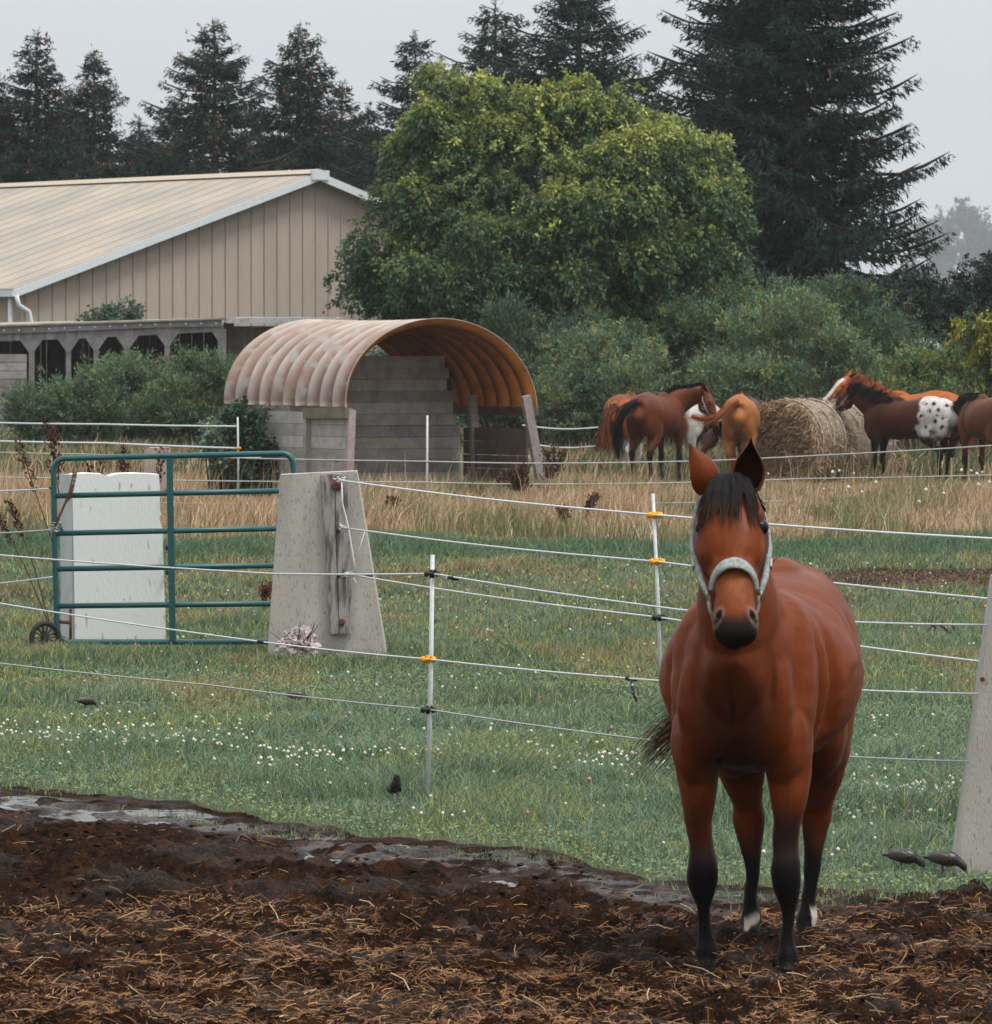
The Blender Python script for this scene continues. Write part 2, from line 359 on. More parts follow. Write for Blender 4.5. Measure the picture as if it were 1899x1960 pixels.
    h = (.07+.30*sstep(.38, .66, g))*RNG.uniform(.5, 1.5, n)*(1-.45*sstep(84, 92, Y)); bx, by = wind(n, h, .33)
    o = blades('dry_grass', X, Y, np.full(n, -.003), h, RNG.uniform(.008, .017, n), bx, by, dry(n, X, Y), mDry); tag(o, 'tall dry straw-coloured grass in front of the herd', 'dry grass', kind='stuff')
    X, Y = scat(1300, 70, 95, 1.2); n = len(X); h = RNG.uniform(.5, .95, n); bx, by = wind(n, h, .18)
    o = blades('dry_stalks', X, Y, np.zeros(n), h, RNG.uniform(.008, .012, n), bx, by, dry(n, X, Y)*.9, mDry); tag(o, 'thin tall stalks standing above the dry grass', 'dry grass', kind='stuff')
    X, Y = scat(70000, 97, 135, 2); n = len(X); h = RNG.uniform(.25, .65, n); bx, by = wind(n, h, .3)
    c = dry(n, X, Y); gg = RNG.random(n) < .45; c[gg] = (.07, .12, .05)
    o = blades('rough_grass', X, Y, np.full(n, -.003), h, RNG.uniform(.018, .035, n), bx, by, c, mDry); tag(o, 'rough mixed grass under the shrubs behind the herd', 'grass', kind='stuff')
    # white clover heads, a few pink ones
    def heads(name, lab, n, ya, yb, cond, r0, r1, col, hz, pw=1):
        X, Y = scat(n*8, ya, yb, .6); d = Y-edgeY(X); k = cond(X, Y, d); X, Y = X[k][:n], Y[k][:n]; b = MB(); Z = landz(X, Y)
        for i in range(len(X)):
            r_ = random.uniform(r0, r1); c = np.array(col)*random.uniform(.75, 1.15); m = 5; V = [(X[i], Y[i], Z[i]+hz+r_)]
            for lv, (zz, rr_) in enumerate(((.45, .85), (-.5, .8))):
                for k2 in range(m): a = 2*math.pi*(k2+lv*.5)/m+i; V.append((X[i]+math.cos(a)*r_*rr_, Y[i]+math.sin(a)*r_*rr_, Z[i]+hz+r_*zz))
            V.append((X[i], Y[i], Z[i]+hz-r_*.8)); F = [(0, 1+k2, 1+(k2+1) % m) for k2 in range(m)]+[(1+k2, 6+k2, 1+(k2+1) % m) for k2 in range(m)]+[(1+(k2+1) % m, 6+k2, 6+(k2+1) % m) for k2 in range(m)]+[(11, 6+(k2+1) % m, 6+k2) for k2 in range(m)]
            b.add(V, F, tuple(c))
        o = b.build(name, M('clover_head', attr=True, rough=.8), None, True); tag(o, lab, 'clover flowers', kind='stuff')
    def wband(X, Y, d):
        cl = fbm(X*1.6, Y*1.1, 3, 141); yb = 32.3-.58*X+.3*np.sin(X*2)
        return (d > .5) & (RNG.random(len(X)) < np.exp(-((Y-yb)/1.0)**2)*sstep(.42, .70, cl)*.55+2.5*np.exp(-((Y-29.3)/.75)**2)*sstep(1.1, 1.7, X)+.02)
    heads('clover_flowers', 'band of white clover flower heads across the lawn beyond the mud', 1000, 24.5, 36, wband, .008, .013, (.66, .62, .53), .08)
    heads('clover_flowers', 'scattered white clover flower heads farther up the lawn', 330, 30, 60, lambda X, Y, d: (d > 1) & (fbm(X, Y, 2, 3) > .5) & (RNG.random(len(X)) < .5), .008, .013, (.62, .59, .52), .07)
    heads('pink_clover_flowers', 'a few pink clover heads dotted over the lawn', 26, 28, 45, lambda X, Y, d: (d > 1) & (RNG.random(len(X)) < .3), .011, .016, (.50, .20, .25), .08)
    heads('yellow_flowers', 'tiny yellow flowers dotted over the pasture', 24, 38, 60, lambda X, Y, d: RNG.random(len(X)) < .3, .009, .013, (.62, .48, .03), .08)
    heads('white_umbels', 'white flat flower heads above the dry grass right of the horse head', 30, 70, 88, lambda X, Y, d: (X > 3.8) & (RNG.random(len(X)) < .5), .02, .035, (.6, .6, .52), .42)
if on('straw'):
    mSt = M('straw_stem', attr=True, rough=.55, spec=.35)
    def straw(name, lab, n, gen, l0, l1, w0, w1, cols, flat=.25, up=0):
        b = MB(); X, Y = gen(n); Z = landz(X, Y)
        for i in range(len(X)):
            L_ = random.uniform(l0, l1)*random.uniform(.4, 1); a = random.uniform(0, 2*math.pi); el = random.gauss(up, flat); d = Vector((math.cos(a)*math.cos(el), math.sin(a)*math.cos(el), math.sin(abs(el)))); w_ = random.uniform(w0, w1)
            p = Vector((X[i], Y[i], Z[i]+random.uniform(-.002, .014))); bend = Vector((random.gauss(0, .12), random.gauss(0, .12), -.10))*L_; sv = d.cross(Vector((0, 0, 1))).normalized()*w_/2; uv = Vector((0, -.3, 1)).normalized()*w_/2
            V = []; q = [p, p+d*L_*.5-bend*.3, p+d*L_+bend*.5]
            for j, c_ in enumerate(q): V += [c_-sv, c_+sv, c_+uv]
            F = [(0, 3, 4, 1), (1, 4, 5, 2), (2, 5, 3, 0), (3, 6, 7, 4), (4, 7, 8, 5), (5, 8, 6, 3)]
            c = np.array(random.choice(cols))*random.uniform(.5, 1.2); b.add(V, F, tuple(c))
        o = b.build(name, mSt); tag(o, lab, 'straw', kind='stuff')
    SC_ = [(.40, .22, .085), (.48, .30, .14), (.30, .15, .055), (.22, .10, .04)]
    def g1_(n):
        Y = 18.5+RNG.random(n*3)**1.3*5.5; X = RNG.uniform(-1, 1, n*3)*(Y*.0899+.5); k = RNG.random(n*3) < sstep(.36, .62, fbm(X*1.3+2, Y*.9, 3, 151))+.55*np.exp(-((X-.95)**2/.5+(Y-21.3)**2/.8))+.04; return X[k][:n], Y[k][:n]
    def g2_(n): Y = RNG.uniform(20, 29, n*2); X = RNG.uniform(-1, 1, n*2)*(Y*.0899+.5); k = Y < edgeY(X)-.8; return X[k][:n], Y[k][:n]
    straw('straw', 'matted straw trodden into the mud in the foreground', 38000, g1_, .015, .10, .0013, .0042, [(.52, .27, .09), (.40, .18, .055), (.28, .11, .03), (.20, .08, .025), (.14, .055, .02), (.14, .055, .02), (.09, .038, .016)], .35)
    straw('straw', 'longer loose straw stems lying round the hooves', 300, g1_, .08, .26, .003, .0055, SC_[:2]+[(.55, .40, .24)], .30)
    straw('straw', 'scattered straw bits farther back on the mud', 900, g2_, .03, .12, .002, .004, SC_, .3)
    # dark clods
    X, Y = g2_(2600); Y2 = RNG.uniform(18.5, 28.5, 2600); X = RNG.uniform(-1, 1, 2600)*(Y2*.09+.4); k = Y2 < edgeY(X)-.15; X, Y = X[k], Y2[k]; Z = landz(X, Y); b = MB()
    for i in range(len(X)):
        r_ = random.uniform(.008, .026)*random.uniform(.5, 1.1); V = [Vector(v)*r_*random.uniform(.7, 1.3) for v in ((1, 0, .1), (.3, .95, .2), (-.8, .6, 0), (-.8, -.6, .2), (.3, -.95, 0), (.1, .1, .45), (0, 0, -.6))]
        V = [v+Vector((X[i], Y[i], Z[i]+r_*.3)) for v in V]; b.add(V, [(0, 1, 5), (1, 2, 5), (2, 3, 5), (3, 4, 5), (4, 0, 5), (1, 0, 6), (2, 1, 6), (3, 2, 6), (4, 3, 6), (0, 4, 6)], tuple(np.array((.016, .008, .0045))*random.uniform(.4, 2)))
    o = b.build('mud_clods', M('mud_clod', attr=True, rough=.9, spec=.08, bump=(90, .004))); tag(o, 'dark clods of trodden earth on the mud', 'clods', kind='stuff')
# ------------------------------------------------------------------ barn, shed, arched shelter
mSid = M('barn_siding', (.42, .345, .29), rough=.65, spec=.25, n=(1.6, (.36, .30, .25), .35, .7), n2=(14, (.33, .27, .225), .55, .8), stretch=(1, 1, .15))
mRoof = M('barn_roof', (.385, .33, .27), rough=.7, n=(.45, (.29, .265, .23), .38, .64), n2=(2.0, (.38, .29, .20), .52, .75))
mTrim = M('white_trim', (.62, .66, .68), rough=.5, n=(12, (.5, .52, .53), .5, .8))
mWood = M('weathered_wood', attr=True, rough=.9, spec=.15, n=(5, (.66, .64, .62), .4, .75, 'MULTIPLY'), n2=(40, (.62, .6, .58), .5, .75, 'MULTIPLY'), bump=(26, .006, 5), stretch=(1, 1, 1))
def plank(mb, p0, p1, w, t, up, base=(.22, .20, .19), var=.25):
    c = tuple(np.array(base)*(1+random.uniform(-var, var))*(1+np.array([random.uniform(-.05, .05) for _ in range(3)])))
    mb.beam(p0, p1, w, t, up, c, jit=.003)
if on('barn'):
    rd_ = Vector((-.58, .815, 0)).normalized(); gd = Vector((.815, .58, 0)).normalized()
    pk = P(597, 340, 150); pk = Vector((pk.x, pk.y, 0)); HW = 9.15; HP = 6.93; HE = 3.86; LEN = 32
    t = thing('barn', 'long beige metal barn with a shallow gable roof and white trim', 'barn', tuple(pk))
    n_out = -rd_
    b = MB(); cn = [pk-gd*HW, pk+gd*HW]
    prof = [pk-gd*HW, pk-gd*HW+Vector((0, 0, HE)), pk+Vector((0, 0, HP)), pk+gd*HW+Vector((0, 0, HE)), pk+gd*HW]
    V = prof+[p+rd_*LEN for p in prof]; F = [(4, 3, 2, 1, 0), (5, 6, 7, 8, 9), (0, 1, 6, 5), (3, 4, 9, 8)]
    b.add(V, F); 
    k = 0; x = -HW+.15
    while x < HW:
        h = HP-(HP-HE)*abs(x)/HW-.02
        p = pk+gd*x+n_out*.018; b.beam(p, p+Vector((0, 0, h)), .05, .036, tuple(gd)); x += .415
    b.build('wall', mSid, t)
    b = MB(); sl = (HP-HE)/HW; ov = .35
    for q in (-1, 1):
        A_ = pk+Vector((0, 0, HP+.06))+n_out*ov; B_ = A_+gd*q*(HW+.4)-Vector((0, 0, sl*(HW+.4))); A2, B2 = A_+rd_*(LEN+.7), B_+rd_*(LEN+.7)
        u = Vector((0, 0, .05)); Vv = [A_, B_, B2, A2]; b.add([v for v in Vv]+[v+u for v in Vv], [(0, 1, 2, 3), (7, 6, 5, 4), (0, 4, 5, 1), (1, 5, 6, 2), (2, 6, 7, 3), (3, 7, 4, 0)])
        s = .3
        while s < LEN:      # standing seams down the slope
            a0 = A_+rd_*s+u; b.beam(a0+Vector((0, 0, .012)), B_+rd_*s+u+Vector((0, 0, .012)), .008, .02, (0, 0, 1)); s += .9
    b.build('roof', mRoof, t)
    b = MB(); rc = pk+Vector((0, 0, HP+.16)); b.prism([rc+n_out*.4-gd*.30-Vector((0, 0, .10)), rc+n_out*.4+Vector((0, 0, .03)), rc+n_out*.4+gd*.30-Vector((0, 0, .10)), rc+n_out*.4-Vector((0, 0, .06))], rd_*(LEN+.8)); b.build('ridge_cap', M('ridge_cap', (.42, .35, .26), rough=.6), t)
    for q in (-1, 1):
        b = MB(); A_ = pk+Vector((0, 0, HP-.02))+n_out*(ov+.03); B_ = A_+gd*q*(HW+.4)-Vector((0, 0, sl*(HW+.4))); b.beam(A_, B_, .20, .05, (0, 0, 1)); b.build('rake_trim', mTrim, t)
    b = MB(); b.box(pk+Vector((0, 0, HP+.02))+n_out*(ov+.05), (.55, .10, .26), Matrix.Rotation(math.atan2(gd.y, gd.x), 3, 'Z')); b.build('peak_cap', mTrim, t)
    b = MB(); B_ = pk+n_out*.4-gd*(HW+.42)+Vector((0, 0, HE-.16)); b.beam(B_, B_+rd_*(LEN+.5), .16, .14, (0, 0, 1)); b.build('gutter', mTrim, t)
    b = MB(); c = pk-gd*(HW+.10)+n_out*.15; b.tube([B_+gd*.05-Vector((0, 0, .06)), B_+gd*.12-Vector((0, 0, .30)), B_+gd*.42-Vector((0, 0, .46)), B_+gd*.50-Vector((0, 0, .75)), B_+gd*.50-Vector((0, 0, 3.5))], .062, 8); b.build('downspout', mTrim, t, True)
    b = MB(); b.tube([B_+gd*.10+rd_*.4, B_+gd*.10+rd_*.4-Vector((0, 0, 3.5))], .06, 8); b.build('downspout', mTrim, t, True)
if on('shed'):
    Y0 = 131.0; t = thing('lean_to_shed', 'low grey wooden lean-to shed with braced openings in front of the beige barn', 'shed', (P(200, 800, Y0).x, Y0, 0))
    def q(x, y, dY=0): return P(x, y, Y0+dY)
    def pl(x, y, Yb): p = P(x, y, Y0); return Vector((p.x, Y0+Yb, p.z))
    b = MB()
    # fascia boards along the top, slightly sagging
    xs = [-60, 0, 90, 180, 300, 425]; ys = [628, 626, 623, 619, 614, 612]
    for i in range(len(xs)-1):
        a0, a1 = pl(xs[i], ys[i]+6, -.05), pl(xs[i+1], ys[i+1]+6, -.05); plank(b, a0, a1, .17, .05, (0, 0, 1), (.27, .255, .26), .15)
    b.build('fascia', mWood, t)
    b = MB()
    for x in np.arange(-60, 424, 7.5):      # vertical boards between fascia and openings
        yt = np.interp(x, xs, ys)+13; yb = np.interp(x, [-60, 0, 150, 425], [653, 653, 648, 634]); plank(b, pl(x+3.6, yt-2, 0), pl(x+3.6, yb, 0), .092, .025, (1, 0, 0), (.27, .25, .255), .22)
    b.build('header_boards', mWood, t)
    posts = [-58, 60, 131, 184, 243, 320, 425]; tops = [654, 653, 650, 648, 646, 640, 634]
    for i, (px, ty) in enumerate(zip(posts, tops)):
        b = MB(); plank(b, pl(px, ty-4, .03), Vector((pl(px, ty, 0).x, Y0+.03, 0)), .12 if i < 6 else .20, .10, (1, 0, 0), (.27, .25, .25), .1)
        for s in (-1, 1):
            if i == 6 and s > 0: continue
            r_ = 22 if i != 0 else 20; hh = 24
            p3 = [pl(px, ty-3, -.032), pl(px+s*r_, ty-3, -.032), pl(px+s*3, ty+hh, -.032), pl(px, ty+hh, -.032)]
            b.prism(p3, Vector((0, .05, 0)), (.26, .245, .245))
        b.build('post', mWood, t)
    b = MB()
    for z in np.arange(.06, 2.15, .20): plank(b, Vector((q(-62, 0).x, Y0-.10, z)), Vector((q(50, 0).x, Y0-.10, z)), .185, .03, (0, 0, 1), (.32, .295, .285), .25)
    b.build('plank_front', mWood, t)
    b = MB()
    for x in np.arange(428, 660, 9): plank(b, Vector((q(x+4, 0).x, Y0+1.2, 0)), Vector((q(x+4, 0).x, Y0+1.2, 2.82)), .108, .03, (1, 0, 0), (.33, .26, .23), .18)
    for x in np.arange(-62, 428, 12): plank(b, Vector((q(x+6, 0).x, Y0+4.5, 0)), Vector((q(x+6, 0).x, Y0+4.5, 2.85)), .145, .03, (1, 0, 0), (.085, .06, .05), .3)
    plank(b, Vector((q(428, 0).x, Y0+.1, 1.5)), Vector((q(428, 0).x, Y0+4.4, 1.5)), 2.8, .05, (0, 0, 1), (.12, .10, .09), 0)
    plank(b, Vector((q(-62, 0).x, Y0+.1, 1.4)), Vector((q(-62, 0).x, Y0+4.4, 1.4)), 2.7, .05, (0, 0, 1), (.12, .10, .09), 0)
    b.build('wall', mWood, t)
    b = MB(); zr = pl(0, 622, 0).z
    Vv = [Vector((q(-66, 0).x, Y0-.14, zr-.06)), Vector((q(432, 0).x, Y0-.14, zr+.13)), Vector((q(432, 0).x, Y0+5.2, zr+.15)), Vector((q(-66, 0).x, Y0+5.2, zr+.03))]
    u = Vector((0, 0, .04)); b.add(Vv+[v+u for v in Vv], [(0, 1, 2, 3), (7, 6, 5, 4), (0, 4, 5, 1), (1, 5, 6, 2), (2, 6, 7, 3), (3, 7, 4, 0)])
    Vv = [Vector((q(434, 0).x, Y0-.12, zr+.09)), Vector((q(645, 0).x, Y0-.12, zr+.11)), Vector((q(645, 0).x, Y0+5.2, zr+.16)), Vector((q(434, 0).x, Y0+5.2, zr+.17))]
    b.add(Vv+[v+u for v in Vv], [(0, 1, 2, 3), (7, 6, 5, 4), (0, 4, 5, 1), (1, 5, 6, 2), (2, 6, 7, 3), (3, 7, 4, 0)])
    b.build('roof', M('shed_roof', (.34, .31, .27), rough=.8, n=(3, (.22, .17, .13), .4, .7)), t)
    b = MB(); plank(b, pl(436, 613.5, -.15), pl(643, 612.5, -.15), .12, .04, (0, 0, 1), (.52, .52, .52), 0); b.build('edge_trim', M('pale_edge', (.42, .42, .43), rough=.7, n=(8, (.25, .24, .23), .5, .75)), t)
    for i, x in enumerate(range(8, 425, 29)): b = MB(); b.ell(pl(x, np.interp(x, xs, ys)+7, -.085), (.028, .02, .028), n=8, m=6); b.build('bolt', mTrim, t)
if on('hut'):
    F0 = P(847, 780, 86.0); F0 = Vector((F0.x, 86.0, 0)); th = math.radians(30)
    bk = Vector((-math.sin(th), math.cos(th), 0)); rt_ = Vector((math.cos(th), math.sin(th), 0))
    W2 = 1.66; ZS = 1.47; ZC = 1.31; LN = 4.1
    t = thing('arched_shelter', 'small field shelter with a rusty corrugated half-round roof over grey plank walls', 'shelter', tuple(F0))
    mRustO = M('rusty_roof_iron', attr=True, rough=.5, spec=.5, n=(2.0, (.26, .15, .105), .48, .72), n2=(4.5, (.30, .28, .25), .54, .68), bump=(40, .004, 4), stretch=(1, 1, 1))
    def U(w_, u_, z_): return F0+rt_*w_+bk*u_+Vector((0, 0, z_))
    nb = 10; SU = nb*10; SA = 64; V = []; C_ = []
    def rr(u): return .058*math.cos(2*math.pi*u/LN*nb)
    for lay in (0, 1):
        for i in range(SU+1):
            u = LN*i/SU; r_ = rr(u)
            for k in range(SA+1):
                a = math.pi*(k/SA); 
                a = -.03+(math.pi+.06)*k/SA
                rx, rz = W2+r_-lay*.012, ZC+r_-lay*.012; end = .02*float(vnoise(i*.35, 1, 4)) if k in (0, SA) else 0
                tilt = -.03*math.cos(a)*1; sag = -.03*math.sin(math.pi*u/LN)*math.sin(a)
                V.append(U(-math.cos(a)*rx, u+.02*math.sin(a*3), ZS+math.sin(a)*rz+sag-.045*(-math.cos(a))+(-end)))
                if lay == 0:
                    crest = .5+.5*math.cos(2*math.pi*u/LN*nb); n_ = float(fbm(u*2.2, k*.13, 3, 7)); C_.append((np.array((.115, .050, .034))*(1-crest**1.3)+np.array((.44, .36, .31))*crest**1.3)*(.75+.5*n_))  # grey crests, rusty valleys; rib highlights and shade painted into the contrast
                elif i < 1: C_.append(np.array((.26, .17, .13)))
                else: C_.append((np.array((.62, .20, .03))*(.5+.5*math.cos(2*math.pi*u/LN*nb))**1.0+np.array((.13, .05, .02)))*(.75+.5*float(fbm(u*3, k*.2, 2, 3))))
    F = []; W_ = SA+1; n0 = (SU+1)*W_
    for lay in (0, 1):
        for i in range(SU):
            for k in range(SA):
                a = lay*n0+i*W_+k; f = (a, a+1, a+W_+1, a+W_); F.append(f[::-1] if lay == 0 else f)
    for k in range(SA):
        for i in (0, SU): a = i*W_+k; F.append((a, a+1, a+n0+1, a+n0))
    for i in range(SU):
        for k in (0, SA): a = i*W_+k; F.append((a, a+W_, a+n0+W_, a+n0))
    mRI = M('rusty_roof_inside', attr=True, rough=.85, spec=.1, n=(7, (.5, .45, .4), .5, .75, 'MULTIPLY'))
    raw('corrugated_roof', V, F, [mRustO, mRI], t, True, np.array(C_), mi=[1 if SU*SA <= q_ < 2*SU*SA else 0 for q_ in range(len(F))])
    # mid wall of horizontal planks
    um = 2.15; b = MB(); z = .02
    while z < 2.20:
        w_ = .185; zc = z+w_/2; half = W2-.12 if zc < ZS else (W2-.12)*math.sqrt(max(0, 1-((zc+.08-ZS)/ZC)**2)); rx = min(half, 1.56-.10*(zc > 1.2)-.12*(zc > 1.75)-.06*random.random())
        dd_ = .014*(int(z/w_) % 2)+random.uniform(0, .006); plank(b, U(-half, um+dd_, zc), U(rx, um+dd_, zc), w_-.007, .03, (0, 0, 1), (.40, .365, .35), .25); z += w_
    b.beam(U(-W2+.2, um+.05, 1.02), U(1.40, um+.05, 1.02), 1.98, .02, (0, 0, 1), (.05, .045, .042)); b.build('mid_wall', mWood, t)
    b = MB(); z = .05
    while z < 1.20: plank(b, U(-W2+.02, .06, z+.09), U(-W2+.02, LN-1.1, z+.09), .180, .03, (0, 0, 1), (.40, .36, .345), .2); z += .19
    b.build('side_wall', mWood, t)
    b = MB(); z = .02
    for i in range(5): plank(b, U(W2-.06, .12, z+.11), U(W2-.10, um-.1, z+.11), .205, .035, (0, 0, 1), (.15, .115, .10), .15); z += .215
    b.build('side_board', mWood, t)
    for (w_, u_, z0, z1, wd, lean) in ((-W2+.0, -.02, 0, 1.42, .12, .03), (-W2-.02, 1.3, 0, 1.35, .13, 0), (-W2-.02, 3.0, 0, 1.40, .15, 0), (-W2, LN-.1, 0, 1.38, .13, 0), (W2-.02, -.05, 0, 1.62, .15, -.17), (W2-.08, 1.75, 0, 1.62, .14, -.04), (W2-.04, LN-.2, 0, 1.4, .13, 0), (-.72, um+.03, 1.6, 2.45, .14, 0)):
        b = MB(); plank(b, U(w_-lean, u_, z0), U(w_+lean, u_, z1), wd, .09, tuple(rt_), (.34, .29, .27), .12); b.build('post', mWood, t)
    b = MB()
    plank(b, U(-W2-.02, -.06, ZS-.10), U(-W2-.02, 1.35, ZS-.12), .16, .14, (0, 0, 1), (.19, .165, .12), .1); b.build('eave_beam', mWood, t); b = MB(); plank(b, U(-W2-.02, 2.7, ZS-.13), U(-W2-.04, LN+.1, ZS-.12), .15, .14, (0, 0, 1), (.17, .15, .11), .1)
    b.build('eave_beam', mWood, t); b = MB(); plank(b, U(W2+.02, .0, ZS-.10), U(W2, LN, ZS-.10), .14, .12, (0, 0, 1), (.10, .085, .07), .1)
    b.build('eave_beam', mWood, t)
# ------------------------------------------------------------------ gate, blocks, rods and wires
mGate = M('teal_paint', (.006, .085, .088), rough=.40, spec=.5, n=(30, (.010, .065, .07), .4, .7), n2=(55, (.10, .045, .025), .70, .76))
mRust = M('rust', (.10, .038, .02), rough=.85, n=(30, (.16, .07, .035), .4, .7))
mGalv = M('galvanised', (.42, .44, .45), rough=.45, metal=.6)
mRub = M('black_rubber', (.018, .018, .019), rough=.75, n=(20, (.035, .032, .03), .4, .7))
mWire = M('white_rope_wire', attr=True, rough=.6, n=(160, (.45, .45, .45), .5, .7, 'MULTIPLY'))
mBlk = M('black_plastic', (.012, .013, .014), rough=.4)
mOrg = M('yellow_plastic', (.72, .32, .012), rough=.45)
mRod = M('white_rod', (.60, .62, .63), rough=.5, n=(30, (.48, .49, .48), .45, .7))
mConc = M('concrete', (.45, .42, .375), rough=.9, spec=.15, n=(2.6, (.33, .30, .26), .42, .66), n2=(70, (.27, .25, .22), .58, .66), bump=(120, .003, 4), stretch=(1, 1, .35))
mWhite = M('whitewashed_concrete', (.80, .81, .79), rough=.85, n=(22, (.45, .42, .38), .63, .70), n2=(2, (.80, .74, .64), .5, .8), bump=(60, .003, 4), stretch=(1, 1, .3))
if on('gate'):
    YG = 44.2
    def q(x, y, d=0): p = P(x, y, YG); return Vector((p.x, YG+d, p.z))
    t = thing('farm_gate', 'teal tube farm gate standing in front of the whitewashed slab', 'gate', tuple(Vector((q(300, 0).x, YG, 0))))
    r_ = .0235
    def arc(c, x0, y0, x1, y1, n=6):      # quarter-ellipse corner points in picture units around centre c
        return [(c[0]+(x0-c[0])*math.cos(a)+(x1-c[0])*math.sin(a), c[1]+(y0-c[1])*math.cos(a)+(y1-c[1])*math.sin(a)) for a in [math.pi/2*i/n for i in range(n+1)]]
    b = MB(); pts = [(109, 1190), (105, 1050), (102.7, 905)]+arc((124, 900), 102.7, 900, 124, 877.5)[1:]+[(300, 873), (540, 868)]+arc((540, 890), 540, 868, 561, 890)[1:]+[(565, 960), (568, 1190)]+arc((546, 1200), 568, 1200, 546, 1228)[1:]+[(300, 1229), (135, 1229)]+arc((135, 1205), 135, 1229, 110, 1205)[1:]
    b.tube([q(x, y) for x, y in pts]+[q(109, 1190)], r_, 12, cap=False); b.build('frame', mGate, t, True)
    for (x0, y0, x1, y1) in ((103, 949, 563, 939), (104, 1021, 564, 1011), (105, 1089, 566, 1082), (108, 1160, 567, 1155)):
        b = MB(); b.tube([q(x0, y0), q(x1, y1)], r_*.95, 12); b.build('rail', mGate, t, True)
    b = MB(); b.beam(q(325, 877, -.027), q(331, 1228, -.027), .052, .012, (1, 0, 0)); b.build('upright', mGate, t)
    b = MB(); b.prism([q(106, 980, -.012), q(123, 1018, -.012), q(106, 1018, -.012)], Vector((0, .012, 0))); b.build('gusset', mGate, t)
    b = MB(); b.tube([q(112, 1190), q(135, 1192)], .014, 8); b.tube([q(135, 1166), q(135, 1226)], .011, 8); b.tube([q(100, 1210), q(124, 1223)], .017, 8); b.build('wheel_bracket', mRust, t, True)
    # wheel
    wc = q(88, 1219, -.10); R = Matrix.Rotation(math.radians(28), 3, 'Z'); 
    w_ = MB(); n = 28
    pts = [wc+R @ Vector((math.cos(a)*.115, 0, math.sin(a)*.115)) for a in [2*math.pi*i/n for i in range(n+1)]]
    w_.tube(pts, .022, 10, cap=False); w_.tube([p for p in pts], .022, 10, cap=False) if False else None
    wh = w_.build('wheel', mRub, t, True)
    h_ = MB()
    for i in range(14):
        a = 2*math.pi*i/14; h_.beam(wc+R @ Vector((math.cos(a)*.02, 0, math.sin(a)*.02)), wc+R @ Vector((math.cos(a)*.10, 0, math.sin(a)*.10)), .010, .03, tuple(R @ Vector((-math.sin(a), 0, math.cos(a)))))
    h_.tube([wc+R @ Vector((0, -.04, 0)), wc+R @ Vector((0, .04, 0))], .026, 12)
    o = raw('rim', np.array([tuple(v) for v in h_.v])-np.array(t.location), h_.f, M('wheel_rim', (.03, .03, .032), rough=.5), None); o.parent = wh
    # chain
    b = MB(); path = [(144, 905), (139, 930), (133, 950), (124, 966), (116, 985), (107, 1005)]
    cp = catmull([(*x, 0) for x in path], 7)
    for i in range(len(cp)-1):
        for off in ((0,) if cp[i][1] > 955 else (-2.2, 2.2)):
            c = (q(cp[i][0]+off, cp[i][1], -.035)+q(cp[i+1][0]+off, cp[i+1][1], -.035))/2; dr = (q(cp[i+1][0], cp[i+1][1])-q(cp[i][0], cp[i][1])).normalized(); pr = Vector((0, 1, 0)) if i % 2 else dr.cross(Vector((0, 1, 0)))
            b.tube([c+dr*.016*math.cos(a)+pr*.008*math.sin(a) for a in [2*math.pi*k/8 for k in range(9)]], .0032, 5, cap=False)
    b.build('chain', mRust, t, True)
    b = MB()
    for i in range(22):
        a = i*1.1; c = q(105+random.uniform(-4, 6), 1008+random.uniform(-9, 9)); b.tube([c+Vector((math.cos(a+k)*.035, math.sin(a+k)*.03, .012*math.sin(a*2+k))) for k in range(5)], .0035, 5)
    b.build('chain_knot', mGalv, t, True)
    # slab behind the gate
    s = thing('concrete_slab', 'tall whitewashed concrete slab with chipped edges behind the teal gate', 'concrete slab', (P(225, 1200, 44.75).x, 44.75, 0))
    def w2(x, y, d): p = P(x, y, 44.75); return Vector((p.x, 44.75+d, p.z))
    V = []; rows = 60; edgeR = [317+1.0*math.sin(i*.9)*(i < 30)+random.uniform(-.8, .8) for i in range(rows+1)]
    b = MB(); prof = []
    top = [(138, 908), (165, 906), (196, 907.5), (203, 909.5), (210, 911.5), (217, 909.5), (226, 907), (260, 906), (304, 908)]
    right = [(306, 930), (306, 960), (307, 975), (308, 985), (305, 990), (306, 996), (309, 1006), (312, 1015), (312.5, 1060), (315, 1130), (317, 1200)]
    poly = top+right+[(318, 1262), (144, 1262), (143, 1150), (140, 1000)]
    front = [w2(x, y, 0) for x, y in poly]; b.prism(front, Vector((-.055, .34, 0)), (1, 1, 1)); b.build('slab', mWhite, s)
    b = MB(); b.prism([w2(137.5, 909, .02), w2(137.5, 1262, .02), w2(112, 1262, .30), w2(108, 909, .30)], Vector((.05, .02, 0)), (1, 1, 1)); b.build('side_face', M('slab_side_shaded', (.50, .52, .52), rough=.8, n=(5, (.42, .44, .44), .4, .7), bump=(40, .003, 4)), s)  # side greyer than the front, its shade put into the colour
    for (x, y) in ((321, 941), (321, 1095), (321, 1048)):
        b = MB(); b.ell(w2(x, y, -.02), (.02, .03, .025), n=10, m=8); b.build('insulator', mBlk, s, True)
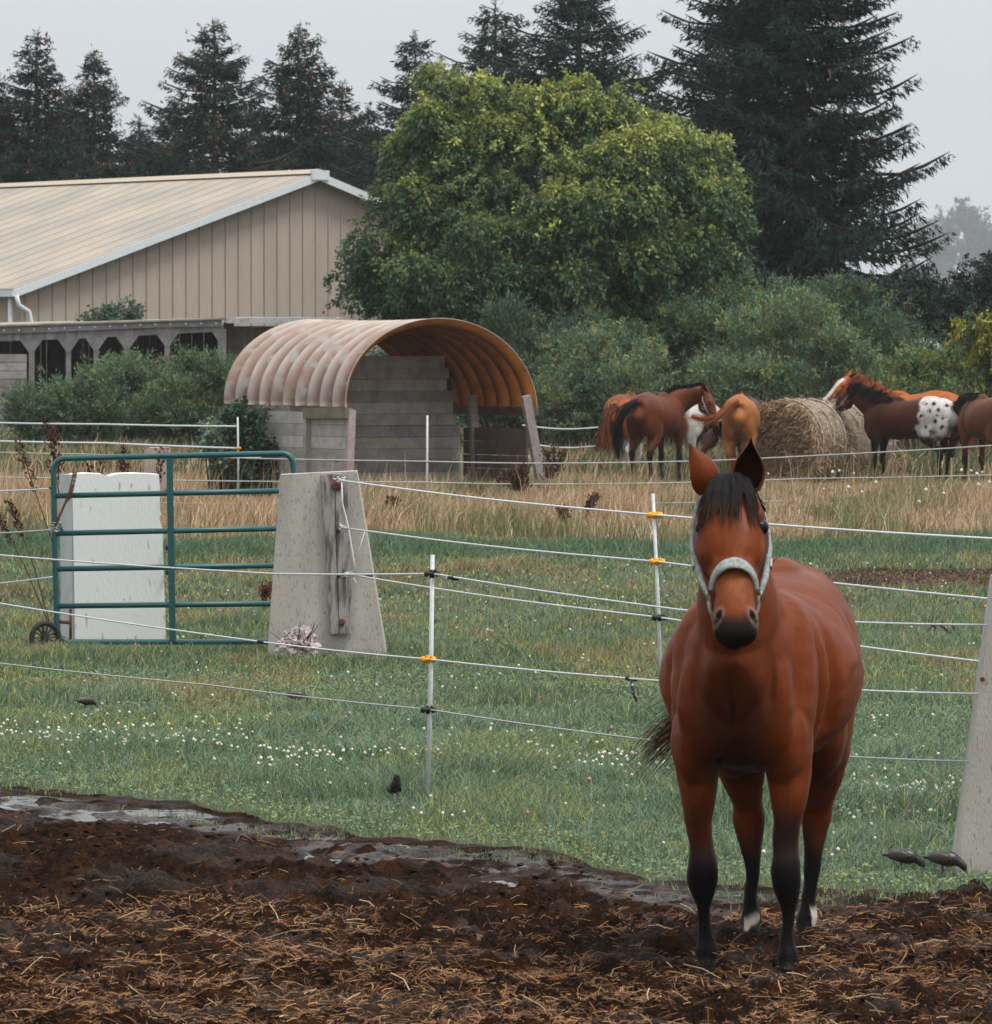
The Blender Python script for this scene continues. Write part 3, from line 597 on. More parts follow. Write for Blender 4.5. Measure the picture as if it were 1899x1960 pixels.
if on('block'):
    YB = 42.9
    def q(x, y, d=0): p = P(x, y, YB); return Vector((p.x, YB+d, p.z))
    t = thing('concrete_post', 'wide tapering concrete block with a weathered plank bolted on, right of the teal gate', 'concrete post', (q(626, 0).x, YB, 0))
    b = MB(); fr = [q(536.5, 909), q(610, 904.5, -.03), q(682.5, 902, .0)]; bo = [q(510, 1275, -.02), q(600, 1283, -.10), q(743, 1279, -.02)]
    bkp = [q(536.5, 909, .34), q(682.5, 902, .34)]; bkb = [q(510, 1275, .5), q(743, 1279, .5)]
    b.add(fr+bo+bkp+bkb, [(0, 3, 4, 1), (1, 4, 5, 2), (0, 1, 2, 7, 6), (6, 7, 9, 8), (0, 6, 8, 3), (2, 5, 9, 7), (3, 8, 9, 5, 4)], (1, 1, 1)); b.build('block', mConc, t)
    b = MB()
    for (xa, xb, xc, xd) in ((616, 640, 633, 649.5), (641.5, 664, 651, 677)):
        b.prism([q(xa, 908, -.075), q(xb, 907, -.075), q(xd, 1211, -.125), q(xc, 1212, -.125)], Vector((0, .05, 0)), (.33, .305, .29))
    b.build('plank', M('grey_split_wood', attr=True, rough=.95, n=(9, (.38, .34, .31), .45, .62, 'MULTIPLY'), n2=(40, (.6, .57, .55), .5, .7, 'MULTIPLY'), bump=(30, .006, 5), stretch=(3, 3, .5)), t)
    for (x, y, r_, m_) in ((645, 929, .04, mRust), (655.5, 1189, .027, mRust), (648, 1016.5, .014, mBlk), (649.5, 1101.5, .014, mBlk)):
        b = MB(); d = -.085-(y-908)/300*.05; b.tube([q(x, y, d+.01), q(x, y, d-.02), q(x, y, d-.03)], [r_, r_, r_*.6], 14); b.build('bolt', m_, t)
    # knots of white cord
    b = MB(); wc = (.72, .73, .74)
    b.tube([q(655, 922, -.13), q(656, 960, -.13), q(668, 1010, -.13), q(678, 1070, -.14), q(682, 1097, -.14)], .006, 6, wc)
    b.tube([q(699, 1016, -.13), q(690, 1045, -.135), q(677, 1080, -.14)], .003, 5, wc); b.tube([q(678, 1105, -.14), q(684, 1117, -.14)], .004, 5, wc)
    for (x, y, n) in ((650, 918, 16), (657, 1008, 14), (667, 1098, 14)):
        for i in range(n):
            c = q(x+random.uniform(-6, 10), y+random.uniform(-3, 3), -.13); b.tube([c, c+Vector((random.uniform(-.03, .03), random.uniform(-.01, .01), random.uniform(-.015, .02)))], .005, 5, wc)
    b.build('cord', mWire, t, True)
    t2 = thing('concrete_post', 'concrete post cut off by the right edge, beside two feeding starlings', 'concrete post', (P(1895, 0, 25.75).x, 25.75, 0))
    def q2(x, y, d=0): p = P(x, y, 25.75); return Vector((p.x, 25.75+d, p.z))
    b = MB(); b.add([q2(1830, 1685), q2(1904, 1104), q2(1985, 1102), q2(2050, 1687), q2(1834, 1668, .42), q2(1905, 1104, .25), q2(1980, 1102, .25), q2(2045, 1668, .42)], [(0, 3, 2, 1), (4, 5, 6, 7), (0, 1, 5, 4), (3, 7, 6, 2), (1, 2, 6, 5), (0, 4, 7, 3)], (1, 1, 1))
    b.build('block', mConc, t2)
    b = MB(); b.tube([q2(1880, 1300, -.01), q2(1880, 1300, -.03)], .012, 8); b.build('bolt', mRust, t2)
def insul(name, c, m_, root, r_=.016, L_=.085):
    b = MB(); b.tube([c+Vector((-L_/2, -.012, 0)), c+Vector((-L_/4, -.012, 0)), c+Vector((-L_/5, -.012, 0)), c+Vector((L_/5, -.012, 0)), c+Vector((L_/4, -.012, 0)), c+Vector((L_/2, -.012, 0))], [r_*.8, r_*1.1, r_*.55, r_*.55, r_*1.1, r_*.8], 10)
    b.tube([c+Vector((0, 0, -.022)), c+Vector((0, 0, .022))], r_*.85, 10); b.ell(c+Vector((L_/5, -.01, .012)), (.008, .01, .014), n=8, m=6); return b.build(name, m_, root, True)
def zwire(name, label, pts, r_, group, col=(.62, .64, .66), joints=(), kink=0):
    """pts: (x, y, Y) picture point and depth"""
    W = [P(x, y, Y) for x, y, Y in pts]; out = []
    for i in range(len(W)-1):
        for k in range(10):
            f = k/10; p = W[i].lerp(W[i+1], f); L_ = (W[i+1]-W[i]).length; p.z -= .0030*L_*math.sin(math.pi*f)*1.0; out.append(p)
    out.append(W[-1])
    root = thing(name, label, 'fence wire', tuple(W[0]), group)
    b = MB(); b.tube(out, r_, 6, col); b.build('strand', mWire, root, True)
    for (x, y, Y) in joints:
        b = MB(); p = P(x, y, Y); b.tube([p+Vector((-.03, 0, .006)), p+Vector((0, -.004, 0)), p+Vector((.03, 0, -.006))], [.008, .012, .007], 8); b.build('splice', mBlk, root, True)
    return root
if on('fence'):
    def rod(label, x0, y0, x1, y1, Y, ins, r_=.0125, name='fence_rod', YT=None):
        a, c = P(x1, y1, Y), P(x0, y0, YT or Y); a.z = -.05; t = thing(name, label, 'fence rod', tuple(P(x1, y1, Y)), 'white fence rods')
        b = MB(); b.tube([a, a.lerp(c, .5)+Vector((.004, 0, 0)), c], [r_, r_, r_*.9], 10); b.build('rod', mRod, t, True)
        for (x, y, m_) in ins: insul('insulator', P(x, y, Y), m_, t, L_=.085*Y/30 if Y < 40 else .1, r_=.017*Y/30 if Y < 40 else .02)
    rod('white fence rod with a yellow insulator between two black ones, in the clover lawn', 828, 1062, 818, 1546, 29.6, [(827, 1098, mBlk), (820, 1262, mOrg), (820, 1358.5, mBlk)])
    rod('white fence rod left of the bay horse with two yellow insulators above a black one', 1250, 945, 1268, 1375, 37.0, [(1254, 986, mOrg), (1258, 1075, mOrg), (1263, 1182, mBlk)])
    rod('bare white fence rod standing in the dry grass before the arched shelter', 818, 795, 816, 978, 80.0, [], r_=.016)
    rod('white rod with an orange insulator at the left end of the arched shelter', 455, 798, 456, 955, 86.5, [(456, 858, mOrg)], r_=.015)
    g1 = 'wire strands of the near fence'; g2 = 'wire strands from the concrete block'; g3 = 'wire strands across the dry grass'
    zwire('fence_wire', 'top wire strand of the near fence, crossing the teal gate and the tall concrete block', [(-120, 1052, 33.6), (520, 1098, 30.9), (827, 1098, 29.6), (1300, 1167, 27.9), (1640, 1191, 26.6), (1895, 1196, 25.8)], .0048, g1, joints=[(868, 1107, 29.45)])
    zwire('fence_wire', 'middle wire strand of the near fence, held by the yellow insulator on the rod', [(-120, 1135, 33.6), (503, 1229, 31.0), (820, 1262, 29.6), (1260, 1303, 28.0), (1640, 1321, 26.6), (1890, 1328, 25.8)], .0048, g1, joints=[(503, 1229, 31.0), (1208, 1300, 28.2)])
    zwire('fence_wire', 'lowest wire strand of the near fence, in front of the lawn', [(-120, 1255, 33.6), (400, 1311, 31.5), (820, 1358, 29.6), (1230, 1415, 28.1), (1600, 1447, 26.8), (1880, 1458, 25.8)], .0042, g1, col=(.42, .43, .42))
    zwire('fence_wire', 'top wire strand from the concrete block over the yellow insulator, behind the horse head', [(655, 920, 42.75), (1254, 985.5, 37.0), (2020, 1037, 33.0)], .0072, g2, col=(.72, .73, .74))
    zwire('fence_wire', 'second wire strand from the concrete block, just under the top one', [(655, 1010, 42.75), (1258, 1075, 37.0), (2020, 1158, 33.0)], .0068, g2)
    zwire('fence_wire', 'lowest wire strand from the concrete block, held by the black insulator', [(665, 1099, 42.75), (1263, 1182, 37.0), (2020, 1283, 33.0)], .0066, g2, joints=[(706, 1101, 42.5)])
    zwire('fence_wire', 'upper wire strand left of the teal gate, tied to its frame', [(-60, 941, 46), (104, 935, 44.6)], .006, 'wire strands tied to the gate', joints=[(101, 935, 44.55)])
    zwire('fence_wire', 'middle wire strand left of the teal gate, ending at the chain knot', [(-60, 1023, 46), (104, 1014, 44.6)], .008, 'wire strands tied to the gate', col=(.35, .36, .35))
    zwire('fence_wire', 'lower wire strand left of the teal gate', [(-60, 1122, 46), (104, 1104, 44.6)], .006, 'wire strands tied to the gate')
    far = [('highest far wire left of the arched shelter', [(-60, 808, 86), (200, 812, 86), (455, 816, 86.5)], .014), ('far double wire left of the arched shelter', [(-60, 843, 86), (200, 848, 86), (455, 858, 86.5)], .016),
           ('thin far wire close under the double wire, left of the arched shelter', [(-60, 864, 84), (160, 869, 84), (500, 876, 82)], .008),
           ('far wire right of the arched shelter ending behind the herd', [(1000, 814, 88.5), (1145, 818, 104)], .014), ('lower far wire right of the arched shelter', [(1020, 851, 88.5), (1145, 853, 104)], .014),
           ('long wire passing in front of the arched shelter and the herd', [(300, 872, 80), (816, 883, 79.95), (1140, 886, 84), (1540, 873, 90), (2050, 842, 92)], .009),
           ('long lower wire passing in front of the shelter, at the hooves of the herd', [(-60, 912, 80), (816, 923, 79.95), (1140, 926, 84), (1540, 916, 88), (2050, 904, 90)], .009),
           ('lowest thin wire in the dry grass in front of the shelter', [(300, 962, 76), (816, 962, 79.95), (1100, 964, 78), (1500, 958, 79)], .006)]
    for lb, pts, r_ in far: zwire('fence_wire', lb, pts, r_, g3, col=(.55, .57, .58) if r_ > .01 else (.42, .43, .42))
    # end of a tie hanging from the middle strand
    t = thing('wire_tie', 'frayed black and white tie hanging from the near fence beside the horse', 'wire tie', tuple(P(1210, 1302, 28.2)))
    b = MB(); b.tube([P(1208, 1301, 28.18), P(1211, 1315, 28.18), P(1213, 1326, 28.18), P(1219, 1344, 28.18)], [.006, .010, .013, .005], 8); b.build('tie', M('black_tie', (.05, .05, .05), n=(60, (.5, .5, .5), .5, .6)), t, True)
if on('small'):
    # starlings
    mBird = M('starling_feathers', attr=True, rough=.4, spec=.5, n=(110, (.12, .09, .055), .58, .66))
    def bird(label, x, y, yaw, feed, sc=1, flat=0):
        g = G(x, y); t = thing('starling', label, 'bird', tuple(g), 'starlings feeding on the ground', rz=yaw)
        b = MB(); k = .10*sc
        if feed: S_ = [(-.10, 0, .070, .012, .006), (-.06, 0, .068, .020, .012), (-.03, 0, .066, .026, .024), (.02, 0, .064, .033, .034), (.06, 0, .058, .030, .031), (.085, 0, .050, .020, .021), (.105, 0, .038, .018, .018), (.118, 0, .026, .015, .015), (.128, 0, .016, .006, .006)]
        else: S_ = [(-.11, 0, .040, .010, .006), (-.07, 0, .052, .018, .012), (-.03, 0, .066, .028, .028), (.01, 0, .078, .034, .036), (.04, 0, .096, .029, .032), (.055, 0, .118, .020, .021), (.064, 0, .134, .019, .018), (.075, 0, .142, .012, .010)]
        S_ = [tuple(v*sc for v in r_) for r_ in S_]; S_ = [(r_[0], r_[1], r_[2]*1.25+.012*sc, r_[3]*1.2, r_[4]*1.22) for r_ in S_]; loft(b, S_, n=14, k=3); V = [tuple(v) for v in b.v]; b.c = [(.012, .011, .014)]*len(b.v)
        b.build('body', mBird, t, True, world=False)
        b = MB()
        hx = S_[-1]; dd = Vector((.35, 0, -1)) if feed else Vector((1, 0, -.25)); b.tube([Vector(hx[:3]), Vector(hx[:3])+dd.normalized()*.028*sc], [.005*sc, .001], 6); b.build('beak', M('bird_beak', (.05, .035, .02)), t, world=False)
        for q_ in (-1, 1):
            b = MB(); b.tube([(0, q_*.015*sc, .070*sc), (.006*sc, q_*.015*sc, .03*sc), (0, q_*.016*sc, 0)], .0042*sc, 5)
            for a in (-.5, 0, .5): b.tube([(0, q_*.016*sc, .002), (.022*sc*math.cos(a), q_*.016*sc+.022*sc*math.sin(a), 0)], .0022*sc, 4)
            b.build('leg', M('bird_leg', (.08, .05, .03)), t, world=False)
            b = MB(); b.ell((-.015*sc, q_*.034*sc, .096*sc), (.062*sc, .010*sc, .028*sc), Matrix.Rotation(.05, 3, 'Y'), n=12, m=8, col=(.03, .022, .016)); b.build('wing', mBird, t, True, world=False)
        t.location.z = float(landz(t.location.x, t.location.y))+.02
    bird('dark starling pecking on the lawn, farthest left below the gate wheel', 163, 1366, math.radians(30), True, .72)
    bird('dark starling half hidden in the grass below the concrete block', 565, 1360, math.radians(15), True, .8)
    bird('black starling standing upright at the grass edge left of the white rod', 755, 1544, math.radians(-75), False, .85)
    bird('speckled starling walking with tail raised, left one of the pair near the right post', 1724, 1676, math.radians(-4), True, .86)
    bird('speckled starling bent down with its beak at the post, right one of the pair', 1803, 1684, math.radians(-8), True, .88)
    # plastic bag with twigs at the foot of the block
    g = Vector((P(572, 1270, 42.6).x, 42.6, 0)); t = thing('plastic_bag', 'crumpled pale plastic bag full of twigs at the foot of the concrete block', 'plastic bag', tuple(g))
    V = []; F = []; n, m = 40, 26
    for i in range(m+1):
        a = math.pi*i/m
        for k in range(n):
            bb = 2*math.pi*k/n; r_ = 1+.55*(float(fbm(k*.45+9, i*.5, 3, 11))-.5)+.25*(float(vnoise(k*1.3, i*1.4, 5))-.5)
            V.append(g+Vector((math.sin(a)*math.cos(bb)*.16*r_, math.sin(a)*math.sin(bb)*.10*r_, .11+math.cos(a)*.17*r_)))
    for i in range(m):
        for k in range(n): F.append((i*n+k, i*n+(k+1) % n, (i+1)*n+(k+1) % n, (i+1)*n+k))
    raw('bag', V, F, M('crumpled_plastic', (.50, .42, .42), rough=.3, spec=.6, n=(30, (.30, .22, .21), .45, .65), n2=(12, (.62, .58, .58), .5, .7), bump=(50, .02, 4)), t)
    b = MB()
    for i in range(26):
        a = random.uniform(-.9, .9); c = g+Vector((random.uniform(-.12, .12), random.uniform(-.14, -.08), random.uniform(0.02, .22))); d = Vector((math.sin(a), random.uniform(-.2, .2), math.cos(a)*random.choice((1, 1, -.3)))); L_ = random.uniform(.08, .20)
        b.tube([c, c+d*L_*.5+Vector((.01, 0, .0)), c+d*L_], [.004, .003, .0015], 4)
    b.build('twigs', M('twig', (.06, .03, .02)), t)
    # root lying in the grass, pale stone block far off
    g = G(1790, 1222); t = thing('dead_branch', 'dark gnarled dead branch arching over the lawn right of the horse', 'branch', tuple(g)); b = MB(); q = lambda x, z: g+Vector(((x-1790)/215*1.0, random.uniform(-.05, .05), z))
    for pts, r_ in (([(1768, 0), (1774, .05), (1784, .10), (1796, .12), (1806, .09), (1814, .05), (1830, .02), (1850, .01)], .012), ([(1790, .11), (1789, .05), (1788, 0)], .009), ([(1812, .06), (1816, .02), (1822, 0)], .008), ([(1820, .11), (1826, .05), (1834, .02), (1862, .03)], .006), ([(1784, .10), (1792, .13), (1800, .10)], .008)):
        b.tube([q(*p) for p in pts], r_, 6)
    b.build('branch', M('dead_bark', (.055, .03, .02), rough=.9, n=(30, (.10, .06, .04), .4, .7), bump=(60, .004)), t)
    g = Vector((P(295, 900, 74).x, 74, 0)); b = MB(); b.prism([P(278, 935, 74), P(276, 862, 74), P(283, 857, 74), P(322, 857, 74), P(325, 935, 74)], Vector((0, .4, 0)))
    o = b.build('stone_marker', M('pinkish_stone', (.42, .33, .28), rough=.9, n=(6, (.34, .26, .22), .4, .7)), None); tag(o, 'low pinkish concrete marker in the dry grass behind the gate', 'concrete marker')
# ------------------------------------------------------------------ horses
mCoat = M('horse_coat', attr=True, rough=.44, spec=.10, n=(9, (.72, .66, .62), .35, .75, 'MULTIPLY'), n2=(60, (.8, .78, .76), .45, .7, 'MULTIPLY'), bump=(140, .0012, 3), stretch=(1, 1, .5), sheen=.02, rough_n=(5, .38, .56))
mHair = M('horse_hair', attr=True, rough=.6, spec=.08)
mHoof = M('horse_hoof', (.012, .009, .007), rough=.9, spec=.1, n=(40, (.030, .021, .015), .5, .75))
mEye = M('eye_gloss', (.005, .003, .002), rough=.3, spec=.2)
mFleece = M('halter_fleece', (.33, .37, .36), rough=.95, spec=.05, n=(45, (.20, .21, .19), .42, .66), n2=(12, (.26, .22, .18), .52, .75), bump=(160, .008, 4), sheen=.2)
mStrap = M('halter_strap', (.34, .31, .29), rough=.8, n=(50, (.16, .13, .12), .45, .7))
mRing = M('halter_ring', (.35, .32, .28), rough=.4, metal=.9)
HEAD = [(-.035, .02, -.09, .050), (.04, .052, -.15, .082), (.12, .074, -.195, .102), (.18, .080, -.212, .114), (.25, .078, -.212, .113), (.32, .071, -.178, .094),
        (.40, .060, -.122, .074), (.48, .052, -.090, .062), (.55, .047, -.080, .060), (.600, .043, -.078, .066), (.640, .030, -.074, .062), (.667, .012, -.064, .053), (.682, -.01, -.05, .036)]
def strands(path, n, spread, wid, rad, col, mb_out, taper=.3, jit=.02):
    """hair ribbons following a guide path (list of points) -> arrays appended to mb_out"""
    P0 = catmull(path, 3); m = len(P0)
    for i in range(n):
        off = RNG.normal(size=3)*spread; end = RNG.normal(size=3)*rad; L = RNG.uniform(.72, 1.0); wob = RNG.normal(size=3)*jit
        sdir = RNG.normal(size=3); sdir /= np.linalg.norm(sdir)
        c = np.array(col)*RNG.uniform(.5, 1.6); V = []; F = []
        for j in range(m):
            t = j/(m-1); q = t*L*(m-1); a = int(min(q, m-2)); f = q-a
            p = P0[a]*(1-f)+P0[a+1]*f + off*(1-t*.3) + end*t**1.5 + wob*math.sin(t*5+i)
            w = wid*(1-t*(1-taper))*.5
            V += [tuple(p-sdir*w), tuple(p+sdir*w)]
            if j: F.append((2*j-2, 2*j-1, 2*j+1, 2*j))
        mb_out.add(V, F, tuple(c))
def make_horse(label, loc, yaw, scale=1, pose=None, coat=None, voxel=.02, fine=False, belly=1.0, group=None, halter=None, colfn=None, tail=None, hair=(.012, .008, .006), smooth=6, tailn=90, legs=None, mane_side=1, ml=1):
    pose = pose or {}
    root = thing('horse', label, 'horse', loc, group, rz=yaw)
    root.scale = (scale,)*3
    neck = pose.get('neck', [(.45, 0, 1.20, .19, .33), (.66, 0, 1.40, .155, .27), (.82, 0, 1.60, .12, .21), (.92, 0, 1.76, .10, .165), (.97, 0, 1.86, .085, .12)])
    poll = Vector(pose.get('poll', (1.0, 0, 1.93))); A = Vector(pose.get('axis', (.45, 0, -.89))).normalized()
    Nn = Vector(pose.get('normal', (.89, 0, .45))); Nn = (Nn-A*Nn.dot(A)).normalized(); Sd = Nn.cross(A)
    hs = pose.get('hs', 1.0)
    def H(t, nn, s): return poll+A*t*hs+Nn*nn*hs+Sd*s*hs
    mb = MB()
    w = belly
    loft(mb, [(-.97, 0, 1.25, .05, .09), (-.92, 0, 1.22, .15, .19), (-.80, 0, 1.22, .245, .28), (-.62, 0, 1.22, .295, .33), (-.40, 0, 1.18, .31*(.5+.5*w), .365), (-.15, 0, 1.15, .325*w, .355),
              (.10, 0, 1.13, .335*w, .345), (.32, 0, 1.14, .295*(.5+.5*w), .355), (.52, 0, 1.15, .245, .335), (.68, 0, 1.14, .21, .30), (.80, 0, 1.13, .14, .19), (.84, 0, 1.12, .07, .10)], n=32, k=5)
    mb.ell((.30, 0, 1.38), (.30, .085, .19), Matrix.Rotation(.12, 3, 'Y'))
    mb.ell((-.45, 0, 1.40), (.34, .17, .17))
    loft(mb, neck, n=28)
    # head
    secs = []
    hh = catmull(HEAD, 4)
    for t, f, b, hw in hh:
        c = H(t, (f+b)/2, 0); secs.append((*c, hw*hs*pose.get('hw', 1), (f-b)/2*hs))
    loft(mb, secs, k=1, n=28, axes=(Sd, Nn), egg=.28, sq=.78)
    def he(t, nn, s, r, tilt=0):
        R = Matrix((A, Sd, Nn)).transposed()
        mb.ell(H(t, nn, s), [q*hs for q in r], R)
    for q in (-1, 1):
        he(.172, .036, q*.092, (.048, .030, .026)); he(.190, .030, q*.108, (.016, .012, .028)); he(.236, .020, q*.108, (.010, .010, .026)); he(.265, .000, q*.090, (.100, .026, .034))
        he(.22, -.11, q*.070, (.11, .045, .10)); he(.598, .012, q*.056, (.030, .020, .030)); he(.655, -.03, q*.02, (.022, .032, .03))
    he(.640, -.060, 0, (.040, .040, .030)); he(.06, .03, 0, (.05, .06, .03))
    # limbs
    lg = {'fl': (0, 0), 'fr': (0, 0), 'hl': (0, 0), 'hr': (0, 0)}; lg.update(legs or {})
    hooves = []
    for key, q in (('fl', 1), ('fr', -1)):
        dx, dy = lg[key]; k = lambda z: 1-min(1, max(0, z/.95))
        mb.ell((.50, q*.165, 1.12), (.19, .115, .34), Matrix.Rotation(-.35, 3, 'Y'))
        mb.ell((.69, q*.115, 1.06), (.125, .125, .23)); mb.ell((.60, q*.165, .95), (.15, .10, .20))
        F_ = [(.54, .17, 1.0, .10, .13), (.55, .172, .86, .092, .118), (.565, .17, .74, .072, .092), (.575, .168, .62, .053, .066), (.58, .165, .53, .048, .055), (.590, .163, .465, .059, .058), (.590, .163, .41, .060, .057), (.58, .163, .355, .047, .046),
              (.575, .163, .30, .028, .036), (.573, .163, .22, .026, .034), (.572, .163, .17, .033, .040), (.574, .163, .135, .044, .050), (.594, .164, .092, .034, .038), (.612, .165, .060, .044, .048)]
        loft(mb, [(x+dx*k(z), q*y+dy*k(z), z, a, b) for x, y, z, a, b in F_], n=18)
        hooves.append((.612+dx*k(.06), q*.165+dy*k(.06)))
    for key, q in (('hl', 1), ('hr', -1)):
        dx, dy = lg[key]; k = lambda z: 1-min(1, max(0, z/1.0))
        mb.ell((-.62, q*.155, 1.10), (.27, .135, .34), Matrix.Rotation(.15, 3, 'Y'))
        mb.ell((-.42, q*.17, .92), (.15, .105, .22), Matrix.Rotation(.2, 3, 'Y'))
        F_ = [(-.54, .165, 1.02, .13, .20), (-.53, .172, .88, .12, .165), (-.575, .172, .76, .108, .125), (-.64, .170, .66, .080, .09), (-.695, .166, .59, .060, .070), (-.715, .163, .52, .064, .068), (-.71, .162, .45, .050, .056), (-.70, .162, .39, .040, .046),
              (-.695, .162, .29, .030, .038), (-.69, .162, .19, .031, .039), (-.69, .162, .14, .045, .050), (-.668, .162, .096, .034, .039), (-.648, .162, .060, .044, .048)]
        loft(mb, [(x+dx*k(z), q*y+dy*k(z), z, a, b) for x, y, z, a, b in F_], n=18)
        mb.ell((-.765+dx*k(.57), q*.164+dy*k(.57), .575), (.028, .028, .055))
        hooves.append((-.648+dx*k(.06), q*.162+dy*k(.06)))
    if tail is None: tail = [(-.93, 0, 1.40), (-1.06, 0, 1.28), (-1.10, 0, 1.0), (-1.08, 0, .70), (-1.06, 0, .5)]
    mb.tube([(-.85, 0, 1.38), tail[0], tuple(Vector(tail[0]).lerp(Vector(tail[1]), .6))], [.05, .038, .022], 10)
    tmp = raw('tmp', np.array([tuple(v) for v in mb.v]), mb.f, [])
    r = tmp.modifiers.new('r', 'REMESH'); r.mode = 'VOXEL'; r.voxel_size = voxel
    sm = tmp.modifiers.new('s', 'SMOOTH'); sm.factor = .5; sm.iterations = smooth
    dg = bpy.context.evaluated_depsgraph_get(); ev = tmp.evaluated_get(dg); me = bpy.data.meshes.new_from_object(ev)
    bpy.data.objects.remove(tmp)
    n = len(me.vertices); V = np.empty(n*3, np.float32); me.vertices.foreach_get('co', V); V = V.reshape(-1, 3).astype(float)
    nl = len(me.loops); li = np.empty(nl, np.int32); me.loops.foreach_get('vertex_index', li)
    ls = np.empty(len(me.polygons), np.int32); me.polygons.foreach_get('loop_total', ls)
    bpy.data.meshes.remove(me)
    pp, Aa, NN, SS = [np.array(q) for q in (poll, A, Nn, Sd)]
    def hc(V):
        D = (V-pp)/hs; return D@Aa, D@NN, D@SS
    def dent(c, r, d):
        dd = np.linalg.norm((V-np.array(c))/np.array(r), axis=1); V[:] = V+np.exp(-dd**2*2)[:, None]*np.array(d)
    if fine:
        for q in (-1, 1):
            c = H(.600, .034, q*.058); dent(c, (.020, .012, .020), -np.array(Sd)*q*.010-NN*.024)          # nostril
            c = H(.212, .026, q*.118); dent(c, (.016,)*3, -np.array(Sd)*q*.008)                            # eye socket
            c = H(.13, .02, q*.10); dent(c, (.03,)*3, -np.array(Sd)*q*.010)
            c = H(.36, .0, q*.085); dent(c, (.10, .04, .05), -np.array(Sd)*q*.014)
            c = H(.36, .06, q*.055); dent(c, (.12, .03, .03), -np.array(Nn)*.007)
            dent((.66, q*.235, 1.10), (.16, .04, .26), (0, -q*.026, 0)); dent((.42, q*.30, 1.05), (.04, .12, .40), (0, -q*.03, 0)); dent((.60, q*.12, 1.42), (.06, .08, .25), (0, -q*.02, 0)); dent((.56, q*.20, .80), (.10, .04, .05), (0, -q*.012, 0))
            dent((.30, q*.33, 1.12), (.05, .12, .36), (0, -q*.035, 0))
            dent((.50, q*.14, 1.50), (.10, .10, .20), (0, -q*.015, 0))
            dent((.80, q*.13, 1.20), (.10, .035, .16), (-.03, 0, 0)); dent((.62, q*.075, .84), (.2, .03, .08), (0, 0, .03))
            dent((-.25, q*.33, 1.28), (.10, .12, .20), (0, -q*.02, 0))
        dent((.84, 0, 1.02), (.08, .022, .22), (-.035, 0, 0)); dent((.80, 0, .86), (.12, .04, .10), (-.03, 0, .02))
        # soft muscle relief
        f = fbm(V[:, 1]*6.5+V[:, 2]*3.8+V[:, 0]*3, V[:, 2]*5.2-V[:, 1]*4.4+V[:, 0]*2, 3, 5)-.5
        V[:, 1] += np.sign(V[:, 1])*f*.026; g_ = fbm(V[:, 0]*18+V[:, 1]*9+V[:, 2]*5, V[:, 2]*7-V[:, 0]*6, 3, 15)-.5; V[:, 1] += np.sign(V[:, 1])*g_*.006*(V[:, 2] > .6)
    T, Nh, Sh = hc(V)
    inhead = (T > -.03) & (T < .75) & (np.abs(Sh) < .16) & (Nh > -.26) & (Nh < .13)
    C = coat(V, T, Nh, Sh, inhead)
    # ears joined to the body mesh
    EV, EF, EC = [], [], []
    for q, ed, eo in ((1, pose.get('earL'), pose.get('earLo')), (-1, pose.get('earR'), pose.get('earRo'))):
        E = Vector(ed) if ed else (-A*.9+Nn*.15+Sd*q*.25); E.normalize()
        O = Vector(eo) if eo else (Nn*.8+Sd*q*.6); O = (O-E*O.dot(E)).normalized(); X = E.cross(O)
        base = H(.015, -.02, q*.062); Ln = .185*hs*pose.get('el', 1); rows = 12; cs = 14
        for shell in (0, 1):
            b0 = len(EV)
            for i in range(rows+1):
                v = i/rows; wd = (.031+.031*math.sin(math.pi*min(1, v*.95+.12))**1.0)*(1-v**2.6)*hs*1.0+.002
                if shell: wd *= .86
                for j in range(cs+1):
                    ph = math.radians(-138+276*j/cs); opn = .55+.45*v
                    a = ph*(1-.30*math.sin(math.pi*v))
                    p = base+E*(Ln*v)+(-O*math.cos(a)*wd*1.0)+X*math.sin(a)*wd*1.0+O*wd*(.2)-O*.012*v
                    EV.append(tuple(p)); cc = coat(np.array([tuple(p)]), np.array([.3]), np.array([-.2]), np.array([0.1]), np.array([True]))[0]
                    edge = max(0, v-.8)/.2
                    EC.append(tuple(cc*(.16 if shell else 1-.7*edge)))
            for i in range(rows):
                for j in range(cs):
                    a = b0+i*(cs+1)+j; f = (a, a+1, a+cs+2, a+cs+1); EF.append(f if not shell else f[::-1])
        nn = (rows+1)*(cs+1); b0 = len(EV)-2*nn
        for i in range(rows):
            for j in (0, cs):
                a = b0+i*(cs+1)+j; EF.append((a, a+cs+1, a+nn+cs+1, a+nn))
    li = np.concatenate([li, np.array([i+n for f in EF for i in f], np.int32)]); ls = np.concatenate([ls, np.full(len(EF), 4)])
    V = np.vstack([V, np.array(EV)]); C = np.vstack([C, np.array(EC)])
    body = raw('body', V, li, mCoat, root, True, C, ls, world=False)
    # hooves
    for hx, hy in hooves:
        b = MB(); rows = []
        for z, rx, ry, ox in ((.080, .040, .038, 0), (.068, .047, .044, .002), (.035, .053, .050, .012), (0, .060, .056, .022), (-.012, .060, .056, .024)):
            rows.append((hx+ox, hy, z, ry, rx))
        loft(b, rows, n=16, k=1, axes=(Vector((0, 1, 0)), Vector((1, 0, 0)))); b.build('hoof', mHoof, root, True, world=False)
    for q in (-1, 1):
        b = MB(); b.ell(H(.212, .018, q*.083*pose.get('hw', 1)), [.033*hs, .033*hs, .030*hs], n=16, m=12); b.build('eye', mEye, root, True, world=False)
    # tail
    b = MB(); n0 = tailn
